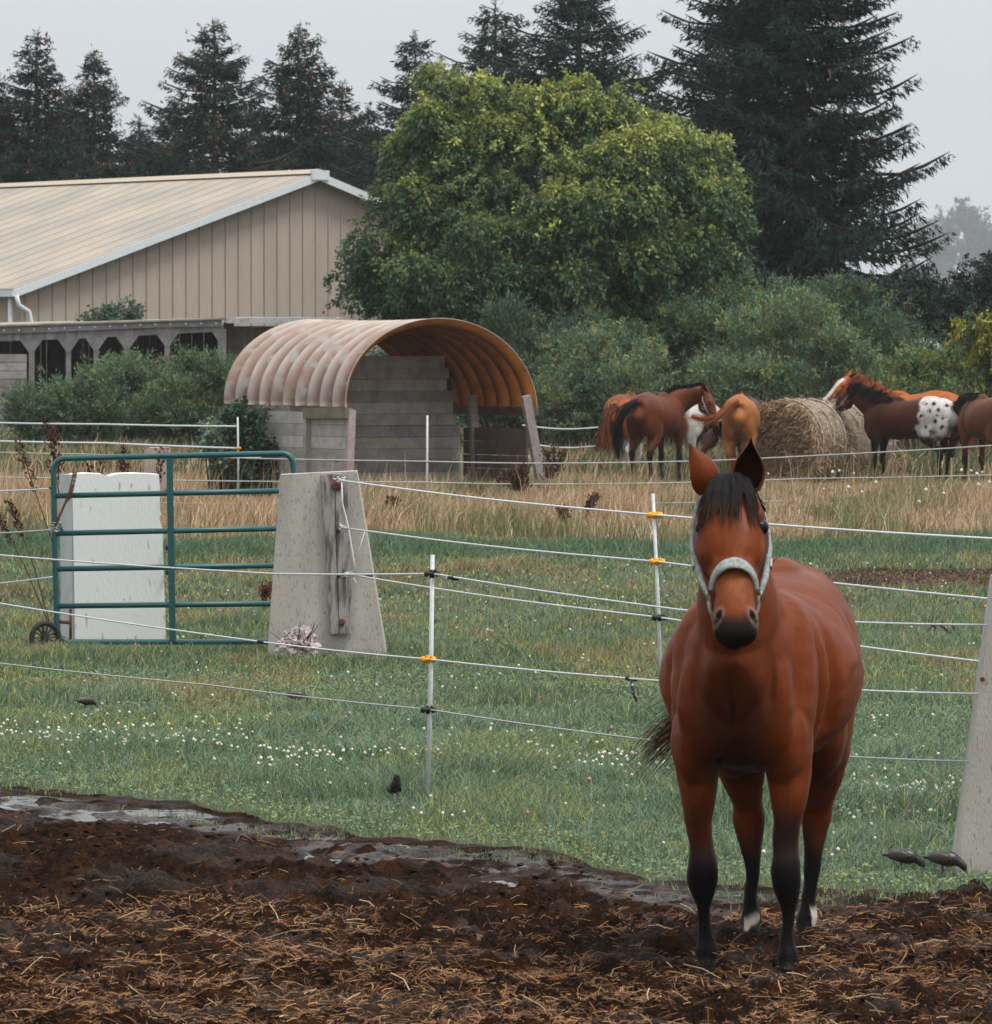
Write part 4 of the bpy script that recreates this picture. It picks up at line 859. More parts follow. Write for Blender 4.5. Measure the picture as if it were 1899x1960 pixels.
    strands(tail, n0, .024, .006 if fine else .03, .045 if fine else .06, hair, b); t2 = tail[:-2]+[tuple(Vector(tail[-2])*.5+Vector(tail[-3])*.5+Vector((0, 0, -.10))), tuple(Vector(tail[-1])+Vector((0, .16, -.06)))] if fine else tail
    strands(t2, n0//2, .02, .005 if fine else .02, .035 if fine else .1, [h*1.5 for h in hair], b)
    if not fine:
        tp = catmull(tail, 3); rr = [(.035+.055*math.sin(math.pi*min(1, i/(len(tp)-1)*.9+.15)))*.8 for i in range(len(tp))]; b.tube([tuple(p) for p in tp], rr, 8, tuple(hair))
    b.build('tail', mHair, root, world=False)
    # mane
    b = MB(); nk = catmull([q for q in neck], 4)
    for i in range(len(nk)-1):
        c = nk[i]; nx = nk[i+1]; Tn = Vector(nx[:3])-Vector(c[:3]); Tn.normalize(); s_ = Vector((0, 1, 0)); s_ = (s_-Tn*s_.dot(Tn)).normalized(); U = s_.cross(Tn)
        if U.z < 0: U = -U
        for kx in range(2):
            top = Vector(c[:3]).lerp(Vector(nx[:3]), kx/2)+U*c[4]*1.0; sd = s_*mane_side
            mq = min(1, ml+.1)
            pth = [tuple(top-U*.02), tuple(top+U*.022*ml+sd*.02*ml), tuple(top-U*.04*ml+sd*(c[3]*.6+.02)*mq), tuple(top-U*.16*ml+sd*(c[3]*.95+.01)*mq), tuple(top-U*.24*ml+sd*(c[3]*.95+.005)*mq)]
            strands(pth, 14 if fine else 7, .008 if fine else .010, .006 if fine else .03, .010 if fine else .025, hair if not fine else (.012, .008, .006), b, jit=.004 if fine else .02)
    b.build('mane', mHair, root, world=False)
    return root, H, (A, Nn, Sd), hs
def sm(a, b, x): return sstep(a, b, x)
def mixc(C, col, m): return C*(1-m[:, None])+np.array(col)[None]*m[:, None]
def bay(base, white_feet=(), muz=(.010, .007, .006), leg=(.010, .008, .007), blaze=0, legtop=.66, var=.12, hindtop=None):
    def f(V, T, N_, S_, hd):
        n = len(V); C = np.tile(np.array(base)[None], (n, 1))
        C *= (1+(fbm(V[:, 0]*4.2+V[:, 1]*3+V[:, 2]*2.6, V[:, 2]*4.1-V[:, 0]*2.4-V[:, 1]*2, 3, 3)-.5)*2*var)[:, None]
        z = V[:, 2]+(fbm(V[:, 0]*16, V[:, 1]*16+V[:, 2]*5, 2, 8)-.5)*.10
        if leg is not None:
            lt = np.where(V[:, 0] < 0, hindtop or legtop, legtop); C = mixc(C, leg, (1-sm(0, 1, (z-lt+.24)/.24))*(~hd))
        if muz is not None:
            C = mixc(C, muz, hd*sm(.580, .645, T+.55*np.clip(np.abs(S_)-.02, 0, 1)+.02*(N_ < 0)))
        if blaze: C = mixc(C, (.62, .6, .56), hd*(np.abs(S_) < blaze)*(N_ > 0.0)*(T > .08))
        for (x, y, r, h, zz) in white_feet:
            d = np.hypot(V[:, 0]-x, V[:, 1]-y); C = mixc(C, (.55, .50, .45), (d < r)*(1-sm(h-.02, h+.01, z))*sm(zz-.01, zz+.01, z))
        return C
    return f
if on('horse'):
    fwd = Vector((-.182, -.983, 0)).normalized(); yaw = math.atan2(fwd.y, fwd.x); SC = 1.05
    O = Vector((.948, 21.45, 0))-fwd*.62*SC; O.z = -.028
    ln = math.radians(11)   # head turned slightly so that the face looks at the camera
    Ax = Vector((.62*math.cos(ln), .62*math.sin(ln), -.785)); Nx = Vector((.785*math.cos(ln), .785*math.sin(ln), .62))
    pose = dict(neck=[(.42, 0, 1.18, .20, .34), (.60, 0, 1.36, .165, .29), (.72, .0, 1.54, .135, .235), (.79, .0, 1.67, .118, .185), (.84, .0, 1.79, .098, .135)],
                poll=(.88, .0, 1.895), axis=Ax, normal=Nx, hs=1.04, hw=1.16, el=.97,
                earL=(.18, .10, 1), earLo=(1, .15, 0), earR=(.10, -.55, 1), earRo=(-.45, -1, .1))
    base_coat = bay((.155, .032, .0048), white_feet=[(-.63, -.115, .06, .15, .11), (-.68, .145, .07, .19, .05)], leg=(.005, .004, .0035), legtop=.68, hindtop=.60)
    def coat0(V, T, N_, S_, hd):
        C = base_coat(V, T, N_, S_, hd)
        # dark forelock hair roots between the ears and black knees reaching up the front of the forearm
        C = mixc(C, (.02, .010, .007), hd*(1-sm(.06, .12, T+np.abs(S_)*.5))*(N_ > -.02))
        fr = (V[:, 0] > .3)*(~hd); up = (V[:, 2] > .5)*(V[:, 2] < .80)
        C = mixc(C, (.014, .009, .007), fr*up*sm(.585, .64, V[:, 0])*(1-sm(.60, .76, V[:, 2]))*.9)
        cb = (V[:, 0] > .5)*(~hd)*(1-sm(.06, .24, np.abs(V[:, 1])))*(1-sm(1.0, 1.40, V[:, 2]))*sm(.72, .86, V[:, 2]); C = mixc(C, (.032, .009, .0035), cb*.85); by_ = (~hd)*sm(.98, .80, V[:, 2])*(V[:, 0] < .5)*(V[:, 0] > -.5); C = mixc(C, (.06, .020, .009), by_*.6)  # dark chest hair, with chest shading painted into the coat
        st = hd*np.exp(-((T-.10)**2+(S_-.002)**2)/.00012)*(N_ > .03)
        C = mixc(C, (.45, .33, .27), np.clip(st, 0, 1)*.8)
        C = mixc(C, (.010, .006, .005), hd*np.exp(-((T-.214)**2/.0009+(np.abs(S_)-.122)**2/.0012))*1.0)
        for q in (-1, 1):
            pass
        for q in (-1, 1):
            e_ = np.hypot((T-.600)/.024, (S_-q*.060-q*.25*(T-.60))/.0115); C = mixc(C, (.21, .135, .10), hd*np.exp(-((e_-1.35)**2/.09))*(N_ > -.02)*.75); C = mixc(C, (.003, .002, .002), hd*(1-sm(.8, 1.15, e_))*(N_ > -.02))
        C = mixc(C, (.33, .13, .055), hd*np.exp(-((T-.49)**2/.004+S_**2/.0015))*(N_ > .02)*.5)
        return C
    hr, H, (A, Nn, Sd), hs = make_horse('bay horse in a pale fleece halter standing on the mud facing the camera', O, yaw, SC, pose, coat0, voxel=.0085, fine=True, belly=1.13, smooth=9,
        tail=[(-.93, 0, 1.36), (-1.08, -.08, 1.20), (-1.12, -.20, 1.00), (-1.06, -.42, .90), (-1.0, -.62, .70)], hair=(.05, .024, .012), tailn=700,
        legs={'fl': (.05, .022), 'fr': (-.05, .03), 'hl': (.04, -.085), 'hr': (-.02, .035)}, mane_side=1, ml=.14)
    # forelock
    b = MB()
    locks = []
    for j in range(30):
        s_ = -.060+.120*(j+.5)/30+RNG.normal()*.003; sgn = -1 if s_ < .030 else 1
        locks.append((s_, s_*RNG.uniform(.1, .9)+sgn*RNG.uniform(0, .034), RNG.uniform(.16, .255)*(1-2.0*abs(s_+.006)), RNG.uniform(0, .03), RNG.uniform(.6, 1.3)))
    for i in range(1100):
        lk = locks[RNG.integers(0, 30)]; o_ = RNG.normal()*.0065; L = lk[2]*RNG.uniform(.62, 1.08); st0 = lk[3]+RNG.uniform(0, .012); s0 = max(-.064, min(.064, lk[0]+o_)); drift = lk[1]-o_*RNG.uniform(.2, 1.1); lift = RNG.uniform(.4, 1.2)*lk[4]
        path = []
        for k in range(8):
            t = k/7; tt = -.03+st0+s0*s0*8+L*t*1.05; f = np.interp(tt, [q[0] for q in HEAD], [q[1] for q in HEAD]); sx = s0+drift*t**1.4
            nn = f+.012+.016*math.sin(math.pi*min(1, t*1.05))*lift-(sx*sx)*(2.2+9*max(0, abs(sx)-.05))
            path.append(H(tt, nn+(-.01 if k == 0 else 0), sx+.0015*math.sin(k*1.3+i)))
        c = np.array((.006, .005, .005))*RNG.uniform(.6, 2.0); tip = np.array((.075, .030, .014))*RNG.uniform(.4, 1.2) if RNG.random() < .7 else c
        b0 = len(b.v)
        for k, p in enumerate(path):
            wv = Sd*(.0042*(1-k/8)*hs); b.v += [tuple(p-wv), tuple(p+wv)]; m_ = max(0, (k-4)/3.5); cc_ = tuple(c*(1-m_)+tip*m_); b.c += [cc_, cc_]
            if k: b.f.append((b0+2*k-2, b0+2*k-1, b0+2*k+1, b0+2*k))
    for q, cnt in ((1, 40), (-1, 20)):      # wisps beside the ears
        for i in range(cnt):
            p0 = H(.0+RNG.uniform(0, .03), -.02, q*.085); V = []; F = []; c = tuple(np.array((.012, .007, .005))*RNG.uniform(.6, 2.5))
            L = RNG.uniform(.08, .15); sp = RNG.uniform(.1, .5)
            for k in range(6):
                t = k/5; p = p0+A*L*t+Sd*q*(.03*sp*t*t+.012*t)*1.6+Vector(RNG.normal(size=3)*.001); wv = Nn*.002+Sd*(.003*(1-t*.8)); V += [p-wv, p+wv]
                if k: F.append((2*k-2, 2*k-1, 2*k+1, 2*k))
            b.add(V, F, c)
    b.build('forelock', mHair, hr, world=False)
    # halter
    ht = MB()
    def ringpts(t, tt_front, wx, extra, a0=0, a1=360, n=40):
        out = []
        for i in range(n+1):
            a = math.radians(a0+(a1-a0)*i/n); ca, sa = math.cos(a), math.sin(a)
            tt = t+(tt_front-t)*max(0, sa)
            f = np.interp(tt, [q[0] for q in HEAD], [q[1] for q in HEAD]); bk = np.interp(tt, [q[0] for q in HEAD], [q[2] for q in HEAD]); hw = np.interp(tt, [q[0] for q in HEAD], [q[3] for q in HEAD])*1.07
            out.append((H(tt, (f+bk)/2+sa*((f-bk)/2+extra), ca*(hw*(1-.28*max(0, -sa))+extra)), sa))
        return out
    # fleece noseband over the bridge: thick soft band
    ptsn = ringpts(.470, .400, 0, .009, 8, 172, 36); V = []; F = []; m = 12
    for i, (p, sa) in enumerate(ptsn):
        q0 = ptsn[max(0, i-1)][0]; q1 = ptsn[min(len(ptsn)-1, i+1)][0]; tg = (q1-q0).normalized(); cen = H(.445, -.02, 0); o = (p-cen); o = (o-tg*o.dot(tg)).normalized(); ax = tg.cross(o)
        ax = -ax if ax.dot(A) < 0 else ax
        half = (.015+.026*max(0, sa)**2.5)*hs; th = .010*hs
        for k in range(m):
            a = 2*math.pi*k/m; V.append(p+ax*math.cos(a)*half+o*(math.sin(a)*th))
        if i:
            for k in range(m): F.append(((i-1)*m+k, (i-1)*m+(k+1) % m, i*m+(k+1) % m, i*m+k))
    F += [tuple(range(m-1, -1, -1)), tuple((len(ptsn)-1)*m+k for k in range(m))]
    ht.add(V, F); nb = ht.build('noseband', mFleece, None, True, world=False)
    st = MB()
    hal = bpy.data.objects.new('halter', None); COL.objects.link(hal); hal.parent = hr
    nb.parent = hal
    for q in (-1, 1):
        s = MB(); s.tube([H(.470, -.030, q*.090), H(.39, -.045, q*.112), H(.30, -.065, q*.127), H(.22, -.085, q*.134), H(.12, -.09, q*.128), H(.04, -.07, q*.112), H(-.015, -.05, q*.075)], [.010, .012, .0125, .0125, .010, .008, .007], 10)
        s.build('cheek_strap', mFleece, hal, True, world=False)
        s = MB(); s.tube([H(.470, -.030, q*.088), H(.51, -.05, q*.084), H(.54, -.08, q*.070), H(.55, -.105, q*.03), H(.55, -.11, 0)], [.008, .007, .007, .007, .007], 8); s.build('chin_strap', mStrap, hal, True, world=False)
        s = MB(); s.beam(H(.30, -.060, q*.139), H(.335, -.055, q*.135), .022*hs, .006, tuple(Nn)); s.build('buckle', mRing, hal, world=False)
        s = MB(); c = H(.470, -.028, q*.094); pts = [c+A*.017*math.cos(a)+Nn*.017*math.sin(a) for a in [2*math.pi*i/12 for i in range(13)]]; s.tube(pts, .0035, 6, cap=False); s.build('ring', mRing, hal, True, world=False)
# ------------------------------------------------------------------ the herd by the hay bales
if on('herd'):
    GR = 'horses gathered round the hay bales'
    rd = math.radians
    def at(x, Y, z=0): p = P(x, 900, Y); return Vector((p.x, Y, z))
    down = dict(neck=[(.45, 0, 1.20, .19, .33), (.70, 0, 1.28, .15, .26), (.92, 0, 1.30, .11, .20), (1.10, 0, 1.22, .095, .15), (1.2, 0, 1.12, .085, .12)], poll=(1.26, 0, 1.12), axis=(.25, 0, -.97), normal=(.97, 0, .25))
    level = dict(neck=[(.45, 0, 1.20, .19, .33), (.68, 0, 1.38, .155, .27), (.88, 0, 1.50, .12, .21), (1.04, 0, 1.60, .10, .165), (1.12, 0, 1.64, .085, .12)], poll=(1.18, 0, 1.66), axis=(.62, 0, -.78), normal=(.78, 0, .62))
    rt = [(-.93, 0, 1.40), (-1.04, 0, 1.28), (-1.10, 0, 1.0), (-1.08, 0, .70), (-1.05, 0, .42)]
    ch = bay((.20, .052, .013), legtop=.82, leg=(.55, .52, .49), muz=(.16, .05, .02))
    make_horse('chestnut horse half hidden behind the bay, leftmost of the herd, with its light tail hanging', at(1196, 100), rd(78), .97, down, ch, group=GR, hair=(.24, .10, .04), tail=[(-.93, 0, 1.40), (-1.04, .06, 1.25), (-1.08, .16, .95), (-1.0, .24, .70), (-.98, .34, .5)])
    turn = dict(neck=[(.45, 0, 1.20, .19, .33), (.68, -.08, 1.36, .155, .27), (.84, -.22, 1.46, .12, .21), (.92, -.38, 1.52, .10, .165), (.95, -.46, 1.53, .09, .13)], poll=(.97, -.52, 1.54), axis=(.0, -.30, -.95), normal=(.1, -.95, .30), )
    hB, HB, AX, hsB = make_horse('dark bay horse seen from behind with a black tail, head turned towards the hay', at(1258, 95.5), rd(66), 1.02, turn, bay((.115, .032, .011), legtop=.72), group=GR, hair=(.008, .007, .007),
        tail=[(-.93, 0, 1.40), (-1.06, .14, 1.28), (-1.10, .26, 1.0), (-1.05, .30, .72), (-1.02, .28, .45)])
    def whitec(V, T, N_, S_, hd):
        C = np.tile(np.array((.62, .60, .58))[None], (len(V), 1)); m = sm(.55, .6, fbm(V[:, 0]*1.4+3, V[:, 2]*1.6, 2, 4))*0+sm(.70, .80, V[:, 2])*sm(.48, .38, V[:, 0]+.3*(fbm(V[:, 2]*2, V[:, 0]*2, 2, 4)-.5))
        C = mixc(C, (.30, .085, .025), m); return C
    make_horse('pinto horse behind the dark bay, its white legs and chest showing', at(1266, 99.0), rd(14), .93, down, whitec, group=GR, hair=(.16, .05, .02))
    make_horse('light chestnut horse seen from behind beside the bale, tail swished to the left', at(1418, 95), rd(84), 1.0, down, bay((.33, .12, .035), leg=(.22, .075, .025), muz=(.2, .08, .03)), group=GR, hair=(.22, .075, .028),
        tail=[(-.93, 0, 1.42), (-1.02, .10, 1.40), (-1.06, .32, 1.20), (-1.04, .55, 1.14), (-1.0, .78, 1.20)], tailn=70)
    face = dict(neck=[(.45, 0, 1.20, .19, .33), (.66, -.1, 1.15, .15, .26), (.80, -.24, 1.02, .12, .20), (.86, -.38, .95, .10, .15), (.88, -.42, .92, .09, .13)], poll=(.86, -.46, .96), axis=(.35, -.30, -.70), normal=(.85, -.1, .50))
    make_horse('dark brown horse with its head lowered between the light chestnut and the bay', at(1425, 98.6), rd(-100), .95, face, bay((.06, .020, .010)), group=GR, hair=(.01, .008, .006))
    up = dict(neck=[(.45, 0, 1.20, .19, .33), (.68, 0, 1.40, .155, .27), (.88, 0, 1.58, .12, .21), (1.04, 0, 1.70, .10, .165), (1.12, 0, 1.77, .085, .12)], poll=(1.17, 0, 1.80), axis=(.68, .20, -.67), normal=(.52, .55, .66))
    make_horse('chestnut horse with a white blaze looking over the hay behind the spotted horse', at(1745, 101.5), rd(178), 1.0, up, bay((.36, .10, .022), leg=(.16, .045, .015), muz=(.5, .35, .3), blaze=.05), group=GR, hair=(.18, .05, .02))
    spots = [(-.55, 1.30, .045), (-.66, 1.12, .05), (-.50, 1.02, .05), (-.72, 1.32, .04), (-.80, 1.18, .045), (-.40, 1.22, .035), (-.62, 1.44, .035), (-.35, 1.38, .03), (-.78, 1.02, .045), (-.60, .95, .04), (-.84, 1.40, .035), (-.48, 1.45, .03), (-.70, 1.22, .03), (-.30, 1.28, .025), (-.55, 1.18, .03)]
    sp_base = bay((.06, .018, .008), legtop=.9)
    def spotc(V, T, N_, S_, hd):
        C = sp_base(V, T, N_, S_, hd)
        nz = (fbm(V[:, 0]*6, V[:, 2]*6+V[:, 1]*4, 3, 6)-.5)*.35
        m = sm(-.28, -.36, V[:, 0]+nz*.8)*sm(.78, .90, V[:, 2]+nz)*(~hd)
        C = mixc(C, (.60, .57, .55), m); C = mixc(C, (.30, .22, .19), m*sm(.55, .75, fbm(V[:, 0]*9, V[:, 2]*9, 3, 12))*.7)
        for (x, z, r_) in spots:
            d = np.hypot(V[:, 0]-x, V[:, 2]-z)+(vnoise(V[:, 0]*22, V[:, 2]*26)-.5)*.05; C = mixc(C, (.03, .018, .014), (1-sm(r_*.35, r_*1.1, d))*m)
        return C
    hG, HG, AX2, hsG = make_horse('dark brown horse in a halter with a white rump dotted with black spots', at(1738, 96), rd(150), .97, level, spotc, group=GR, hair=(.010, .008, .008), voxel=.016,
        tail=[(-.93, 0, 1.40), (-1.04, 0, 1.36), (-1.13, -.02, 1.18), (-1.13, -.05, .98), (-1.02, -.05, .82)], tailn=120)
    make_horse('brown horse at the right edge with its black tail blown sideways', at(1893, 94.6), rd(112), 1.0, down, bay((.13, .043, .016)), group=GR, hair=(.008, .007, .007),
        tail=[(-.93, 0, 1.42), (-1.02, -.10, 1.47), (-1.06, -.34, 1.40), (-1.05, -.60, 1.27), (-1.0, -.85, 1.22)], tailn=120)
    # small halters
    for (h_, Hf, hs_) in ((hB, HB, hsB), (hG, HG, hsG)):
        e = bpy.data.objects.new('halter', None); COL.objects.link(e); e.parent = h_
        b = MB(); pts = []
        for i in range(17):
            a = 2*math.pi*i/16; f, bk, hw = .060, -.115, .078
            pts.append(Hf(.41, (f+bk)/2+math.sin(a)*((f-bk)/2+.008), math.cos(a)*(hw+.008)))
        b.tube(pts, .010, 6, cap=False); b.build('noseband', mStrap, e, True, world=False)
        for q in (-1, 1):
            b = MB(); b.tube([Hf(.41, -.03, q*.085), Hf(.26, -.07, q*.120), Hf(.10, -.08, q*.110), Hf(-.01, -.06, q*.07)], .010, 6); b.build('cheek_strap', mStrap, e, True, world=False)
            b = MB(); c = Hf(.24, -.09, q*.125); t_ = Hf(1, 0, 0)-Hf(0, 0, 0); n_ = Hf(0, 1, 0)-Hf(0, 0, 0)
            b.tube([c+t_*.028*math.cos(a)+n_*.028*math.sin(a) for a in [2*math.pi*i/12 for i in range(13)]], .008, 6, cap=False); b.build('ring', mRing, e, True, world=False)
# ------------------------------------------------------------------ round hay bales
if on('bales'):
    mHay = M('hay', attr=True, rough=.95, spec=.1, n=(14, (.55, .5, .45), .3, .7, 'MULTIPLY'), bump=(50, .02, 5))
    mWrap = M('bale_net', (.30, .24, .185), rough=.9, n=(30, (.19, .15, .12), .35, .65), bump=(90, .01, 4), stretch=(.3, 1, 1))
    def bale(label, x, Y, R_, W, yaw, fuzz):
        r_ = thing('hay_bale', label, 'hay bale', (P(x, 900, Y).x, Y, 0), 'round hay bales in a row')
        ax = Vector((math.cos(yaw), math.sin(yaw), 0)); sd = Vector((-ax.y, ax.x, 0)); c0 = Vector(r_.location)+Vector((0, 0, R_*.95))
        V = []; F = []; n = 56; m = 12
        for i in range(m+1):
            t = i/m; rr = R_*(1-.06*abs(2*t-1)**4)
            for k in range(n):
                a = 2*math.pi*k/n; q = rr*(1+.03*float(vnoise(k*.5, i*.7, 3))-.015); V.append(c0+ax*((t-.5)*W)+sd*(math.cos(a)*q)+Vector((0, 0, math.sin(a)*q*.96)))
        for i in range(m):
            for k in range(n): F.append((i*n+k, i*n+(k+1) % n, (i+1)*n+(k+1) % n, (i+1)*n+k))
        raw('net_wrap', V, F, mWrap, r_, True)
        V = []; F = []; rings = 14
        for e in (-1, 1):
            b0 = len(V)
            for i in range(rings+1):
                q = R_*.965*i/rings
                for k in range(n):
                    a = 2*math.pi*k/n; bul = .05*(1-(i/rings)**2)+.03*(float(vnoise(i*.9, k*.12, 9))-.5)
                    V.append(c0+ax*(e*(W*.5-.02+bul))+sd*(math.cos(a)*q)+Vector((0, 0, math.sin(a)*q*.96)))
            for i in range(rings):
                for k in range(n): F.append((b0+i*n+k, b0+i*n+(k+1) % n, b0+(i+1)*n+(k+1) % n, b0+(i+1)*n+k))
        raw('hay_face', V, F, mHay, r_, True, np.tile((.26, .18, .105), (len(V), 1)))
        N_ = fuzz; rad = np.sqrt(RNG.uniform(0, 1, N_))*R_; an = RNG.uniform(0, 2*math.pi, N_); e = np.where(RNG.random(N_) < .85, -1, 1)
        Z = np.sin(an)*rad*.96; L_ = np.cos(an)*rad
        c = np.array(c0)[None]+np.array(ax)[None]*(e*(W*.5+.02))[:, None]+np.array(sd)[None]*L_[:, None]+np.array([[0, 0, 1]])*Z[:, None]
        k = int(N_*.3); c[:k] += np.array(ax)[None]*RNG.uniform(0, W*.9, (k, 1)); c[:k, :] = np.array(c0)[None]+(c[:k]-np.array(c0)[None])
        on_r = np.arange(N_) < k; c[on_r] += (np.array(sd)[None]*(np.cos(an)*(R_-rad))[:, None]+np.array([[0, 0, 1]])*(np.sin(an)*(R_-rad))[:, None])[on_r]
        D = rdir(N_)*.8+np.array(ax)[None]*(e*.3)[:, None]+np.array([[0, 0, -.6]])
        leaves('loose_hay', c, D, rdir(N_), RNG.uniform(.08, .26, N_), RNG.uniform(.008, .02, N_), jitcol((.37, .255, .155), N_, .5, .08), M('hay_strand', attr=True, rough=.8, spec=.2), r_)
        b = MB()
        for t in (-.36, .0, .36):
            pts = [c0+ax*(t*W)+sd*(math.cos(a)*R_*1.012)+Vector((0, 0, math.sin(a)*R_*.975)) for a in [2*math.pi*i/40 for i in range(41)]]; b.tube(pts, .014, 5, cap=False)
        b.build('twine', M('bale_twine', (.42, .36, .30)), r_, True)
    bale('round hay bale with its shaggy torn end facing out, nearest of the row', 1528, 96.2, .76, .95, math.radians(52), 14000)
    bale('second round hay bale of the row, wrapped sides showing right of the torn one', 1583, 97.2, .72, .95, math.radians(56), 4000)
    bale('last round hay bale of the row, beside the dark horse muzzle', 1628, 98.4, .70, .95, math.radians(58), 4000)
# ------------------------------------------------------------------ sky, sun, view
w = bpy.data.worlds.new('World'); S.world = w; w.use_nodes = True
nt = w.node_tree; N = nt.nodes; L = nt.links; bg = N['Background']
SE, SR = math.radians(62), math.radians(115)
sky = N.new('ShaderNodeTexSky'); sky.sky_type = 'NISHITA'; sky.sun_disc = False; sky.sun_elevation = SE; sky.sun_rotation = SR
sky.air_density = 1.0; sky.dust_density = 4.0; sky.ozone_density = 1.0
# overcast: the sky's own light greyed by a cloud layer, a little brighter overhead
tc = N.new('ShaderNodeTexCoord'); sp = N.new('ShaderNodeSeparateXYZ'); L.new(tc.outputs['Generated'], sp.inputs[0])
rp = N.new('ShaderNodeValToRGB'); rp.color_ramp.elements[0].color = (6.0, 6.35, 6.7, 1); rp.color_ramp.elements[0].position = 0.0
rp.color_ramp.elements[1].color = (14.5, 14.8, 15.0, 1); rp.color_ramp.elements[1].position = .95
L.new(sp.outputs['Z'], rp.inputs[0])
ns = N.new('ShaderNodeTexNoise'); ns.inputs['Scale'].default_value = 3; ns.inputs['Detail'].default_value = 4
mpn = N.new('ShaderNodeMapping'); mpn.inputs['Scale'].default_value = (1, 1, 6); L.new(tc.outputs['Generated'], mpn.inputs[0]); L.new(mpn.outputs[0], ns.inputs['Vector'])
mr = N.new('ShaderNodeMapRange'); mr.inputs['To Min'].default_value = .90; mr.inputs['To Max'].default_value = 1.10; L.new(ns.outputs['Fac'], mr.inputs['Value'])
ml = N.new('ShaderNodeVectorMath'); ml.operation = 'SCALE'; L.new(rp.outputs[0], ml.inputs[0]); L.new(mr.outputs[0], ml.inputs['Scale'])
mx = N.new('ShaderNodeMix'); mx.data_type = 'RGBA'; mx.inputs['Factor'].default_value = .88
L.new(sky.outputs[0], mx.inputs[6]); L.new(ml.outputs[0], mx.inputs[7]); L.new(mx.outputs[2], bg.inputs['Color'])
bg.inputs['Strength'].default_value = .064
sun = bpy.data.lights.new('sun', 'SUN'); sun.energy = 1.5; sun.angle = math.radians(18); sun.color = (1, .97, .92)
so = bpy.data.objects.new('sun', sun); COL.objects.link(so)
az = SR   # sky sun_rotation measured from +Y towards +X
sd = Vector((math.sin(az)*math.cos(SE), math.cos(az)*math.cos(SE), math.sin(SE)))
so.rotation_euler = sd.to_track_quat('Z', 'Y').to_euler(); so.location = (0, 0, 60)
S.view_settings.view_transform = 'Standard'; S.view_settings.look = 'None'; S.view_settings.exposure = .84; S.view_settings.gamma = 1
S.render.engine = 'CYCLES'; S.cycles.use_denoising = True; S.cycles.max_bounces = 6; S.cycles.diffuse_bounces = 3; S.cycles.volume_bounces = 0
S.cycles.transparent_max_bounces = 8; S.cycles.use_adaptive_sampling = True
